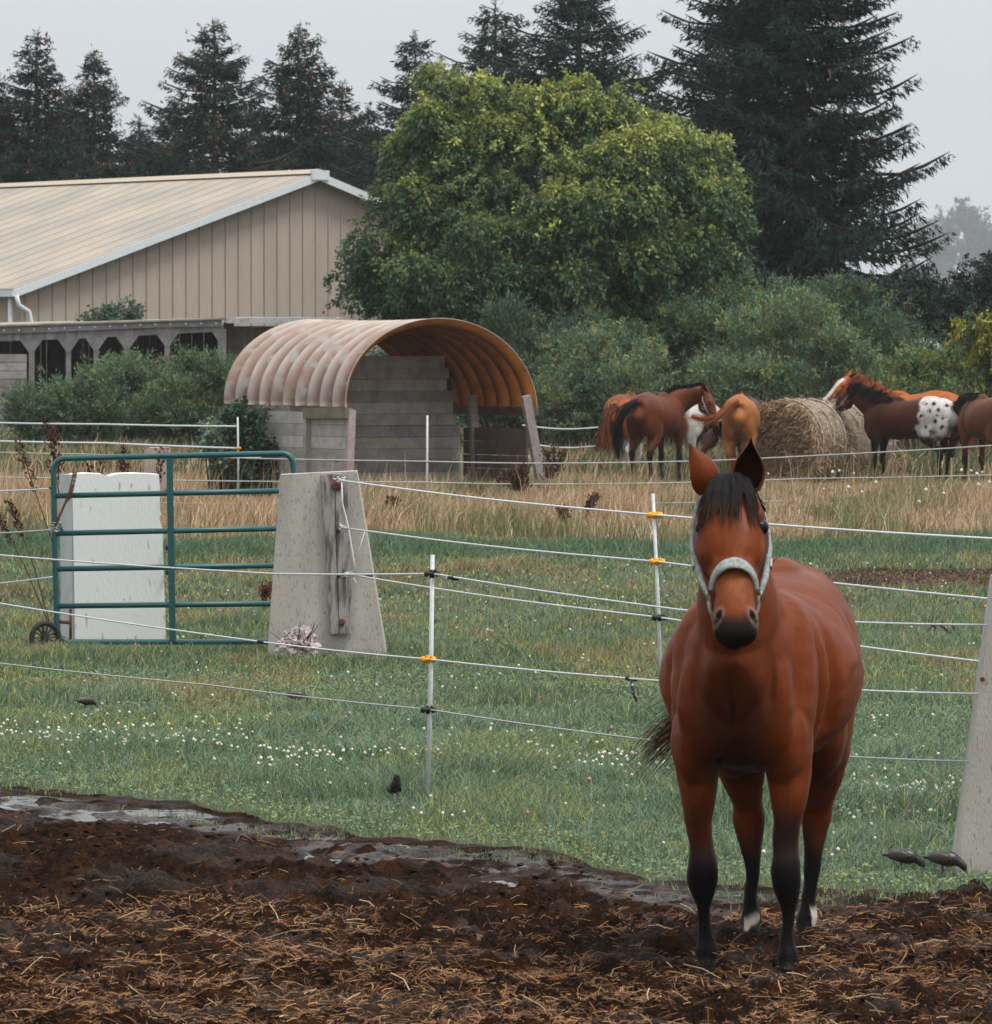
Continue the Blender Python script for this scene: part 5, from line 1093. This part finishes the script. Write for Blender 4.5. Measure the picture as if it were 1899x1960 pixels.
# ------------------------------------------------------------------ trees and shrubs
mBark = M('bark', (.075, .055, .042), rough=.95, n=(6, (.13, .10, .08), .4, .7), bump=(14, .03, 5), stretch=(1, 1, .3))
mTwig = M('spruce_bark', (.030, .022, .018), rough=.95)
mNeed = M('spruce_needles', attr=True, rough=.7, spec=.15)
mLeaf = M('leaf', attr=True, rough=.55, spec=.25, trans=.25)
def tr_base(x, Y): return Vector((P(x, 900, Y).x, Y, 0))
def spruce(label, x, ytop, Y, R, group='spruces behind the barn', seed=0, dens=1.0, low=.02, lean=0, cones=True, ragged=.25, ex=.72, colr=(.008, .022, .015)):
    rs = np.random.default_rng(seed+100); rr = random.Random(seed)
    base = tr_base(x, Y); H = P(x, ytop, Y).z; t = thing('spruce_tree', label, 'tree', tuple(base), group)
    b = MB(); b.tube([base+Vector((0, 0, -.1)), base+Vector((lean*.3, 0, H*.5)), base+Vector((lean, 0, H*.985))], [H*.020+.03, H*.012+.02, .015], 10); b.build('trunk', mBark, t, True)
    C, D, L_, W_ = [], [], [], []; lm = MB(); z = H*low; tips = []
    while z < H*.985:
        f = z/H; n = rr.choice((6, 7, 8)) if f < .9 else 4; a0 = rr.uniform(0, 6.28)
        for i in range(n):
            a = a0+6.283*i/n+rr.uniform(-.35, .35); Lb = R*1.12*((1-f)**ex)*(1-.30*math.exp(-f*9))*rr.uniform(1-ragged*1.7, 1+ragged)+.15
            dr = Vector((math.cos(a), math.sin(a), 0)); zz = z+rr.uniform(-.15, .15); org = base+Vector((lean*f, 0, zz)); drop = (.02+.30*(1-f)+rr.uniform(-.05, .10))*Lb; up = .28*f
            pts = []
            for k in range(7):
                s = k/6; pts.append(org+dr*Lb*s+Vector((0, 0, up*Lb*s-drop*math.sin(s*2.2)*1.1+.16*Lb*max(0, s-.62))))
            lm.tube(pts, [.035*Lb/3+.012]*1+[.028*Lb/3+.008]*5+[.006], 4, cap=False)
            m = int(max(9, Lb*34*dens))
            s = rs.uniform(.08, 1, m)**.85; idx = np.minimum((s*6).astype(int), 5); fr = s*6-idx; PA = np.array([tuple(p) for p in pts]); c = PA[idx]*(1-fr)[:, None]+PA[idx+1]*fr[:, None]
            side = np.array([-dr.y, dr.x, 0]); wsp = Lb*.26*(1-s*.75)+.10; off = rs.uniform(-1, 1, m)*wsp; c = c+side[None]*off[:, None]+np.array([[0, 0, -1]])*(np.abs(off)*.25+rs.uniform(0, .10, m))[:, None]
            d = np.array(dr)[None]*rs.uniform(.1, .9, (m, 1))+side[None]*(np.sign(off)*rs.uniform(0, .8, m))[:, None]+np.array([[0, 0, -1]])*rs.uniform(.1, 1.25, (m, 1))*(1-.6*f)-np.array([[0, 0, .25]])*(s > .85)[:, None]
            C.append(c); D.append(d); L_.append(rs.uniform(.16, .46, m)*(.65+.45*(1-f))*(1-.42*s**3)); W_.append(rs.uniform(.04, .095, m)*(1-.4*s**3))
            if cones and f > .5 and rr.random() < .22: tips.append((pts[5], f))
        z += (.20+.24*(1-f))*rr.uniform(.7, 1.3)*(1 if f > .15 else .8)
    m = 70; zt = rs.uniform(.90, 1.0, m)*H; c = np.stack([np.full(m, base.x+lean*.97), np.full(m, Y), zt], 1)+rs.normal(size=(m, 3))*.03; C.append(c); dd = rs.normal(size=(m, 3)); dd[:, 2] = np.abs(dd[:, 2])*.9; D.append(dd); L_.append(rs.uniform(.10, .28, m)*(1.35-zt/H)*2.2); W_.append(np.full(m, .035))
    C = np.vstack(C); D = np.vstack(D); L_ = np.concatenate(L_); W_ = np.concatenate(W_); n = len(C)
    col = np.array(colr)[None]*rs.uniform(.5, 1.7, (n, 1))*(1+rs.uniform(-.12, .12, (n, 3))); wm = rs.random(n) < .05; col[wm] = np.array((.045, .035, .018))
    lm.build('branches', mTwig, t, True)
    # three narrow slivers per sprig so that the needles fray
    if cones and tips:
        cc = np.array([tuple(p) for p, f in tips for k in range(3)])+rs.uniform(-.28, .22, (len(tips)*3, 3)); q = len(cc)
        C = np.vstack([C, cc]); D = np.vstack([D, np.tile((0, 0, -1.), (q, 1))]); L_ = np.concatenate([L_, np.full(q, .15)]); W_ = np.concatenate([W_, np.full(q, .075)]); col = np.vstack([col, np.tile((.20, .085, .04), (q, 1))]); n = len(C)
    C3 = np.repeat(C, 3, 0)+rs.normal(size=(n*3, 3))*.035; D3 = np.repeat(D, 3, 0)+rs.normal(size=(n*3, 3))*.22; 
    leaves('needles', C3, D3, rs.normal(size=(n*3, 3)), np.repeat(L_, 3)*rs.uniform(.6, 1.1, n*3), np.repeat(W_, 3)*.75, np.repeat(col, 3, 0)*rs.uniform(.7, 1.3, (n*3, 1)), mNeed, t)
    return t
def leafy(name, label, x, Y, lobes, nl, leafL, leafW, cfun, group=None, cat='tree', seed=1, hang=.5, trunk=None, clump=22, upright=0, flat=.8, sub=0):
    """lobes: (picture x, picture y, depth offset, rx, rz, weight)"""
    rs = np.random.default_rng(seed+500); base = tr_base(x, Y); t = thing(name, label, cat, tuple(base), group)
    LC = []; LR = []; Wt = []
    for (px, py, dY, rx, rz, w_) in lobes: p = P(px, py, Y); LC.append((p.x, Y+dY, p.z)); LR.append((rx, rx*flat, rz)); Wt.append(w_*rx*rz)
    if sub:
        for k in range(len(LC)):
            for j in range(sub):
                d = rs.normal(size=3); d /= np.linalg.norm(d); d[1] = -abs(d[1])*.8 if rs.random() < .7 else d[1]; sc_ = rs.uniform(.22, .42); LC.append(tuple(np.array(LC[k])+d*np.array(LR[k])*rs.uniform(.80, 1.22))); LR.append(tuple(np.array(LR[k])*sc_)); Wt.append(Wt[k]*sc_*sc_*1.5)
            Wt[k] *= .35
    LC = np.array(LC); LR = np.array(LR); Wt = np.array(Wt)/sum(Wt); nc = nl//clump; li = rs.choice(len(LC), nc, p=Wt); u = rs.normal(size=(nc, 3)); u /= np.linalg.norm(u, axis=1, keepdims=True)
    rad = rs.uniform(.25, 1, nc)**.42*(1+.20*rs.normal(size=nc)*(rs.random(nc) < .5)); lump = .80+.42*fbm(u[:, 0]*3+li*7, u[:, 2]*3+u[:, 1]*2, 2, seed)
    cc = LC[li]+u*LR[li]*(rad*lump)[:, None]; keep = cc[:, 2] > .05; cc, u, li, rad = cc[keep], u[keep], li[keep], rad[keep]; nc = len(cc)
    # limbs
    b = MB()
    if trunk:
        ks = rs.choice(len(LC), min(len(LC)*3, 26)); 
        fork = base+Vector((0, 0, trunk[1])); b.tube([base+Vector((0, 0, -.1)), fork*.5+base*.5, fork], [trunk[0], trunk[0]*.85, trunk[0]*.7], 10)
        for k in ks:
            e = Vector(tuple(LC[k]+rs.normal(size=3)*LR[k]*.45)); mid = fork.lerp(e, .5)+Vector((0, 0, .3)); b.tube([fork, mid, e], [trunk[0]*.5, trunk[0]*.28, .02], 6, cap=False)
        b.build('trunk', mBark, t, True)
    else:
        for k in range(0, nc, max(1, nc//90)):
            e = Vector(tuple(cc[k])); g = Vector((base.x+(e.x-base.x)*.6, base.y+(e.y-base.y)*.6, 0)); b.tube([g, g.lerp(e, .5)+Vector((0, 0, .1)), e], [.02, .014, .006], 4, cap=False)
        b.build('stems', mBark, t, True)
    # each clump: a twig with leaves along it
    tw = u*np.array([[.8, .8, .5]])+rs.normal(size=(nc, 3))*.45; tw[:, 2] += upright-hang*.4; tw /= np.linalg.norm(tw, axis=1, keepdims=True)
    s = rs.random((nc, clump)); tl = rs.uniform(.35, .8, nc)*leafL*4.2
    pos = cc[:, None]+tw[:, None]*(s*tl[:, None])[..., None]+rs.normal(size=(nc, clump, 3))*leafL*.35; pos[..., 2] -= hang*leafL*2.0*s**2
    n = nc*clump; pos = pos.reshape(-1, 3); D = np.repeat(tw, clump, 0)*.7+rs.normal(size=(n, 3))*.75; D[:, 2] += upright*.8-hang*1.0
    Nn_ = rs.normal(size=(n, 3))*.7+np.array([[0, -.4, .8]]); col = cfun(cc, u, li, rad, rs); col = np.repeat(col, clump, 0)*rs.uniform(.65, 1.35, (n, 1))*(1+rs.uniform(-.07, .07, (n, 3)))
    leaves('foliage', pos, D, Nn_, leafL*rs.uniform(.6, 1.25, n), leafW*rs.uniform(.7, 1.2, n), col, mLeaf, t); return t
if on('trees'):
    sp = [('low spruce just above the far left end of the barn roof', 8, 205, 184, 3.2, 31), ('low spruce between the slim spruce and its right neighbour', 128, 175, 186, 3.0, 32), ('low broad spruce left of the broad sagging one', 335, 195, 184, 3.4, 33), ('low spruce right behind the barn peak', 600, 205, 184, 3.2, 34), ('left edge spruce, half cut off by the frame', -25, 120, 172, 3.1, 1), ('tall spruce above the far left end of the barn ridge', 72, 62, 172, 3.1, 2), ('slim spruce second from the left above the barn roof', 182, 97, 176, 2.8, 3),
          ('broad spruce with sagging arms, middle of the trees above the barn', 412, 40, 168, 4.0, 4), ('spruce full of orange cones right of the broad sagging one', 572, 45, 172, 3.4, 5), ('shorter spruce in the gap just left of the barn peak', 655, 158, 178, 2.4, 6), ('low dark spruce between the left pair and the broad one', 268, 225, 182, 3.2, 26), ('low spruce between the cone-laden tree and the barn ridge', 500, 200, 182, 3.2, 27)]
    for lb, x, yt, Y, R, sd in sp: spruce(lb, x, yt, Y, R*1.22, seed=sd, dens=1.1, ragged=.34, ex=.82)
    gp = 'spruces behind the yellow-green tree'
    for lb, x, yt, Y, R, sd, ln_ in (('narrow dark spruce rising left behind the yellow-green tree', 795, 60, 165, 2.8, 7, 0), ('spruce whose pointed top touches the sky above the yellow-green tree', 948, -2, 160, 3.3, 8, 0), ('spruce with long swept arms, top cut by the frame, above the yellow-green tree', 1108, -90, 150, 3.9, 9, 0), ('low spruce filling the gap left of the barn peak gap', 705, 195, 176, 2.5, 10, 0), ('dark spruce between the swept-arm one and the great right one', 1235, 150, 168, 3.2, 12, 0)): spruce(lb, x, yt, Y, R*1.45, group=gp, seed=sd, lean=ln_, cones=False, ragged=.34, ex=.80)
    spruce('great dark spruce on the right, tallest of all, with drooping tiers of branches', 1530, -330, 128, 3.95, group='great spruces on the right', seed=11, cones=False, dens=1.45, ragged=.22)
    spruce('second great spruce crowding the left side of the tallest one', 1420, -210, 133, 3.7, group='great spruces on the right', seed=13, cones=False, dens=1.2)
    # big yellow-green tree
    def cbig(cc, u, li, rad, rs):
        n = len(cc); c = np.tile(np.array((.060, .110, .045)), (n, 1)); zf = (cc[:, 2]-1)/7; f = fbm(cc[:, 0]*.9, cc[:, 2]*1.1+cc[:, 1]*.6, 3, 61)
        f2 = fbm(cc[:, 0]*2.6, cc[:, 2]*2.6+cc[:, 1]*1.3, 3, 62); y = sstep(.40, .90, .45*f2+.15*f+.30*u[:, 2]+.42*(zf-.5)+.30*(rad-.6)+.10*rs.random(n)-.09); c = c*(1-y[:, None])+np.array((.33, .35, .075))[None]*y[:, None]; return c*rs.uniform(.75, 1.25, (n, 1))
    lob = [(880, 260, 0, 1.15, 1.1, 1), (960, 262, .3, 1.2, .8, 1), (1090, 250, 0, 1.5, .9, 1), (1200, 270, .3, 1.3, .8, 1), (850, 190, 0, .62, .62, .9), (1120, 190, 0, .7, .45, .8), (1310, 325, .2, 1.0, .8, 1), (1358, 390, 0, .7, .7, 1), (1240, 380, -.5, 1.6, 1.2, 1.1),
           (1020, 370, -.8, 2.0, 1.3, 1.2), (860, 380, -.3, 1.2, 1.0, 1), (800, 440, 0, 1.2, .8, 1), (700, 515, 0, .55, .55, .8), (760, 500, 0, .9, .7, 1), (790, 560, .2, 1.0, .6, 1), (920, 520, -1.0, 1.7, 1.1, 1.1), (1100, 520, -.9, 2.0, 1.1, 1.1), (1290, 520, -.4, 1.5, .9, 1), (960, 620, -.8, 1.7, .55, 1), (1050, 655, -1.1, .9, .30, .8), (1150, 600, -.5, 1.6, .6, 1), (1375, 480, 0, .5, .6, .6), (820, 290, .2, .8, .7, 1), (1260, 270, .3, .9, .6, .8)]
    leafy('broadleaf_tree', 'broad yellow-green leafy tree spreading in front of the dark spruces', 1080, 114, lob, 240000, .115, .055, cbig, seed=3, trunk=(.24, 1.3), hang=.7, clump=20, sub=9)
    def cbox(cc, u, li, rad, rs):
        n = len(cc); c = np.tile(np.array((.035, .065, .028)), (n, 1)); y = rs.random(n) < .6; c[y] = (.30, .27, .035); return c*rs.uniform(.7, 1.3, (n, 1))
    leafy('young_tree', 'yellow-leaved young tree cut off by the right edge', 1910, 104, [(1895, 625, 0, .55, .35, 1), (1870, 612, 0, .35, .12, .5), (1915, 680, 0, .4, .4, 1), (1960, 650, 0, .7, .7, 1)], 6500, .12, .05, cbox, seed=4, trunk=(.06, 1.2), hang=.8, clump=16)
    def cdk(cc, u, li, rad, rs): n = len(cc); return np.tile(np.array((.018, .036, .022)), (n, 1))*rs.uniform(.5, 1.5, (n, 1))
    leafy('dark_tree', 'dark dense tree at the foot of the great spruce, right side', 1800, 124, [(1740, 600, 0, 1.2, .9, 1), (1810, 590, 0, 1.2, .8, 1), (1850, 640, 0, 1.2, 1.0, 1), (1780, 660, 0, 1.3, .7, 1), (1905, 600, .5, .9, 1.1, 1), (1940, 560, .5, .9, 1.3, 1)], 30000, .11, .06, cdk, seed=5, trunk=(.14, 1.2), hang=.2)
    spruce('small dark conifer at the right edge, below the hazy far trees', 1905, 500, 130, 1.6, group='great spruces on the right', seed=15, cones=False)
    spruce('short dark conifer right of the foot of the great spruce', 1832, 545, 134, 1.6, group='great spruces on the right', seed=16, cones=False, colr=(.02, .045, .03))
    # far ridge and its trees, pale in the mist
    Yf = 2450; k = FPX/Yf; V = []; F = []; nx_ = 60
    for r_, (dy, hz) in enumerate(((-420, 0), (-200, .55), (0, 1), (250, .8), (330, 0))):
        for i in range(nx_+1):
            x = 120+i*22; h = 50*sstep(120, 330, x)*sstep(1440, 1100, x)*(.75+.5*float(vnoise(i*.14, r_*.4, 5))); V.append((x, Yf+dy, float(h)*hz-.5*(hz == 0)))
    for r_ in range(4):
        for i in range(nx_): a = r_*(nx_+1)+i; F.append((a, a+1, a+nx_+2, a+nx_+1))
    o = raw('hills', V, F, M('far_hill', (.05, .08, .04), rough=.95, n=(.03, (.08, .10, .05), .4, .6)), None, True); tag(o, kind='structure')
    for i, (lb, x, yt, w_) in enumerate((('misty far tree with the tallest round crown, just right of the great spruce', 1846, 388, 26), ('misty far tree at the right edge, a little lower than the round one', 1902, 415, 24), ('misty far tree stepping down left of the round one', 1808, 402, 22), ('misty far tree half hidden behind the great spruce tips', 1772, 425, 22), ('misty far tree low in the dip between two misty crowns', 1878, 432, 20))):
        leafy('far_tree', lb, x, Yf, [(x, yt+16, 0, w_*.22, w_*.14, .8), (x-16, yt+40, 2, w_*.28, w_*.28, 1), (x+17, yt+38, -2, w_*.28, w_*.28, 1), (x, yt+80, 0, w_*.42, w_*.40, 1), (x-10, yt+130, 0, w_*.42, w_*.45, 1), (x+12, yt+180, 0, w_*.42, w_*.45, 1)], 9000, 1.3, 1.0, lambda cc, u, li, rad, rs: np.tile(np.array((.04, .07, .035)), (len(cc), 1))*rs.uniform(.6, 1.3, (len(cc), 1)), group='hazy trees far beyond the right side', seed=40+i, trunk=(.5, 8), hang=.1, sub=3)
if on('shrubs'):
    def cw(a=(.085, .135, .070), b_=(.19, .21, .075), p=.14):
        def f(cc, u, li, rad, rs):
            n = len(cc); f_ = fbm(cc[:, 0]*.9, cc[:, 2]*1.5, 2, 71); c = np.array(a)[None]*1.22*(.65+.75*f_)[:, None]; y = rs.random(n) < p; c[y] = b_; return c*rs.uniform(.7, 1.3, (n, 1))
        return f
    def shrub(lb, x, Y, lobes, n, grp, cf=None, sd=0, L_=.105, W_=.028): leafy('willow_shrub', lb, x, Y, lobes, n, L_, W_, cf or cw(), group=grp, cat='shrub', seed=sd, hang=0, upright=.65, clump=22, flat=.7, sub=5)
    gl = 'willow shrubs in front of the lean-to'
    shrub('leftmost willow shrub in front of the lean-to shed', 120, 112, [(110, 788, 0, .65, .6, 1), (80, 810, 0, .45, .45, 1), (170, 768, 0, .65, .6, 1), (150, 820, 0, .8, .4, 1), (195, 725, 0, .3, .25, .5)], 26000, gl, sd=1)
    shrub('middle willow shrub in front of the lean-to, below its braced posts', 260, 114, [(230, 775, 0, .75, .65, 1), (300, 765, 0, .75, .65, 1), (260, 818, 0, 1.0, .4, 1), (285, 718, 0, .35, .25, .5)], 30000, gl, sd=2)
    shrub('tallest willow shrub, touching the left end of the arched roof', 400, 113, [(380, 768, 0, .8, .68, 1), (440, 765, 0, .7, .68, 1), (350, 808, 0, .8, .5, 1), (420, 818, 0, 1.0, .4, 1), (395, 712, 0, .4, .25, .6), (455, 712, 0, .35, .25, .5)], 32000, gl, sd=3)
    gr_ = 'shrubs behind the herd'; cd = cw((.055, .095, .052), (.15, .17, .06), .10); cm = cw((.10, .155, .085), (.22, .22, .08), .2)
    shrub('dark shrub right behind the arched shelter', 1010, 108, [(980, 720, 0, 1.1, .9, 1), (1060, 700, .4, 1.2, .8, 1), (1040, 800, 0, 1.2, .7, 1), (930, 790, 0, .9, .7, 1)], 36000, gr_, cd, 4)
    shrub('pale green shrub behind the leftmost chestnut horse', 1130, 107, [(1120, 780, 0, 1.1, .75, 1), (1190, 745, 0, 1.1, .7, 1), (1080, 820, 0, .9, .55, 1), (1160, 690, .6, 1.2, .5, 1)], 34000, gr_, cm, 5)
    shrub('large rounded shrub under the yellow-green tree, above the bay horse', 1330, 112, [(1290, 700, 0, 1.4, .9, 1), (1400, 640, .5, 1.2, .9, 1), (1350, 760, 0, 1.5, .7, 1), (1270, 640, .6, 1.0, .6, 1), (1440, 580, .8, .9, .6, 1)], 46000, gr_, cw((.075, .125, .062), (.18, .20, .06), .16), 6)
    shrub('grey-green shrub behind the hay bales', 1500, 108, [(1470, 760, 0, 1.3, .7, 1), (1560, 730, 0, 1.2, .75, 1), (1520, 680, .6, 1.3, .8, 1)], 38000, gr_, cm, 7)
    shrub('broad hump-shaped shrub below the great spruce', 1610, 114, [(1540, 650, 0, 1.3, .9, 1), (1620, 640, 0, 1.2, .9, 1), (1690, 680, 0, 1.1, .9, 1), (1600, 740, 0, 1.6, .7, 1), (1760, 740, 0, .9, .7, 1)], 48000, gr_, cw((.060, .11, .058), (.17, .18, .06), .12), 8)
    shrub('yellowish shrub at the right, behind the spotted horse', 1770, 107, [(1720, 755, 0, 1.2, .6, 1), (1810, 740, 0, 1.1, .6, 1), (1880, 745, 0, 1.0, .7, 1), (1940, 745, 0, .9, .7, 1)], 36000, gr_, cw((.10, .15, .065), (.26, .25, .07), .25), 9)
    def ivy(cc, u, li, rad, rs): return np.tile(np.array((.030, .070, .036)), (len(cc), 1))*rs.uniform(.5, 1.7, (len(cc), 1))
    leafy('ivy', 'dark ivy climbing the left end of the arched shelter', 470, 87.2, [(462, 800, 0, .20, .22, 1), (478, 850, 0, .24, .30, 1), (490, 900, 0, .24, .30, 1), (445, 790, 0, .12, .10, .5)], 5200, .07, .06, ivy, cat='climber', seed=10, hang=.3, clump=14)
    leafy('weed_bush', 'pale leafy weed beside the left end of the arched shelter', 425, 88.5, [(420, 835, 0, .25, .22, 1), (440, 870, 0, .2, .2, 1)], 2600, .07, .055, lambda cc, u, li, rad, rs: np.tile(np.array((.16, .22, .15)), (len(cc), 1))*rs.uniform(.6, 1.3, (len(cc), 1)), cat='weed', seed=11, clump=12)
    leafy('roof_weed', 'leafy weed growing on the lean-to roof', 225, 132.5, [(205, 603, 0, .45, .12, 1), (240, 595, 0, .35, .16, 1)], 1500, .12, .08, lambda cc, u, li, rad, rs: np.tile(np.array((.07, .11, .07)), (len(cc), 1))*rs.uniform(.6, 1.4, (len(cc), 1)), cat='weed', seed=12, clump=12)
    leafy('small_bush', 'dark little bush behind the open back of the arched shelter', 775, 95.5, [(765, 690, 0, .55, .5, 1), (800, 720, 0, .6, .6, 1), (740, 760, 0, .7, .6, 1), (790, 800, 0, .8, .6, 1)], 9000, .09, .04, lambda cc, u, li, rad, rs: np.tile(np.array((.05, .09, .045)), (len(cc), 1))*rs.uniform(.6, 1.4, (len(cc), 1)), cat='shrub', seed=14, clump=18)
    # pale domed tank glimpsed behind the shrubs
    t = thing('white_tank', 'pale rounded tank half hidden behind the shrubs at right', 'tank', (P(1772, 0, 121).x, 121, 0)); b = MB(); c = P(1772, 700, 121); b.ell(c, (.46, .8, .62), n=24, m=14); b.build('shell', M('pale_tank', (.40, .44, .46), rough=.5, n=(5, (.28, .31, .33), .4, .7)), t, True)
    # dock and thistle stalks with rusty seed heads
    def dock(lb, x, y, Y, h, lean, n_, grp='rusty brown dock stalks', col=(.075, .024, .016), sz=1, lo=.45):
        base = P(x, y, Y); base.z = 0; t = thing('dock_plant', lb, 'weed', tuple(base), grp); 
        for k in range(n_):
            b = MB(); L = []
            a = lean+random.uniform(-.28, .28); e = base+Vector((math.sin(a)*h, random.uniform(-.06, .06), math.cos(a)*h*random.uniform(.8, 1.05))); m = base.lerp(e, .5)+Vector((-.03*lean, 0, .04)); b.tube([base, m, e], [.007, .005, .003], 5)
            for j in range(90):
                f = random.uniform(lo, 1.02); p = m.lerp(e, (f-.5)*2) if f > .5 else base.lerp(m, f*2); L.append((tuple(p+Vector((random.gauss(0, .018*sz), random.gauss(0, .018*sz), random.gauss(0, .015)))), (random.gauss(0, .6)+math.sin(a), random.gauss(0, .6), 1)))
            C = np.array([l[0] for l in L]); D = np.array([l[1] for l in L]); n = len(C)
            b.c = [(.07, .03, .02)]*len(b.v); R_ = rdir(n); cj = jitcol(col, n, .5, .1)
            for j in range(n):
                d_ = Vector(D[j]).normalized(); s_ = d_.cross(Vector(R_[j])).normalized(); l_ = random.uniform(.02, .05)*sz; w_ = random.uniform(.006, .01)*sz; p_ = Vector(C[j])
                b.add([p_, p_+d_*l_*.5+s_*w_, p_+d_*l_, p_+d_*l_*.5-s_*w_], [(0, 1, 2, 3)], tuple(cj[j]))
            b.build('stalk', M('dock_seed', attr=True, rough=.8), t)
    dock('large rusty dock stalk behind the top left corner of the gate', 152, 900, 47.0, 1.70, -.13, 5, sz=1.3, lo=.74); dock('rusty dock stalk in front of the pinkish marker', 262, 900, 60, 1.45, .04, 3, sz=1.4, lo=.7); dock('bowed dock stalk left of the gate', 100, 900, 47, 1.25, -.42, 2, sz=1.2, lo=.72)
    dock('dark dock clump at the right corner of the arched shelter', 1012, 900, 82, .62, -.45, 6, sz=2); dock('rusty dock beside the shelter post, leaning right', 1040, 900, 84, .85, .25, 4, sz=1.8); dock('small dock before the shelter opening', 745, 900, 76, .32, .3, 3, sz=2); dock('dark dock stalks between the shelter and the fence rod', 940, 900, 78, .40, -.7, 5, sz=1.6)
    dock('reddish dock in the short grass left of the concrete block', 505, 900, 50, .28, .1, 3, col=(.13, .04, .025)); dock('small dock stalk in the dry grass right of the shelter', 1118, 900, 74, .45, .3, 3, sz=1.4); dock('dark dock between the fence rods', 1085, 900, 70, .38, -.1, 3, sz=1.4)
# ------------------------------------------------------------------ mist
if on('haze'):
    b = MB(); b.box((0, 1390, 49), (5700, 3220, 100.2)); o = b.build('haze', None or bpy.data.materials.new('haze')); m = o.data.materials[0]; m.use_nodes = True; nt = m.node_tree; nt.nodes.remove(nt.nodes['Principled BSDF'])
    v = nt.nodes.new('ShaderNodeVolumePrincipled'); v.inputs['Color'].default_value = (.93, .96, 1, 1); v.inputs['Density'].default_value = .00019; v.inputs['Anisotropy'].default_value = .1
    nt.links.new(v.outputs[0], nt.nodes['Material Output'].inputs['Volume']); tag(o, kind='stuff', label='thin pale mist over the fields', cat='mist')
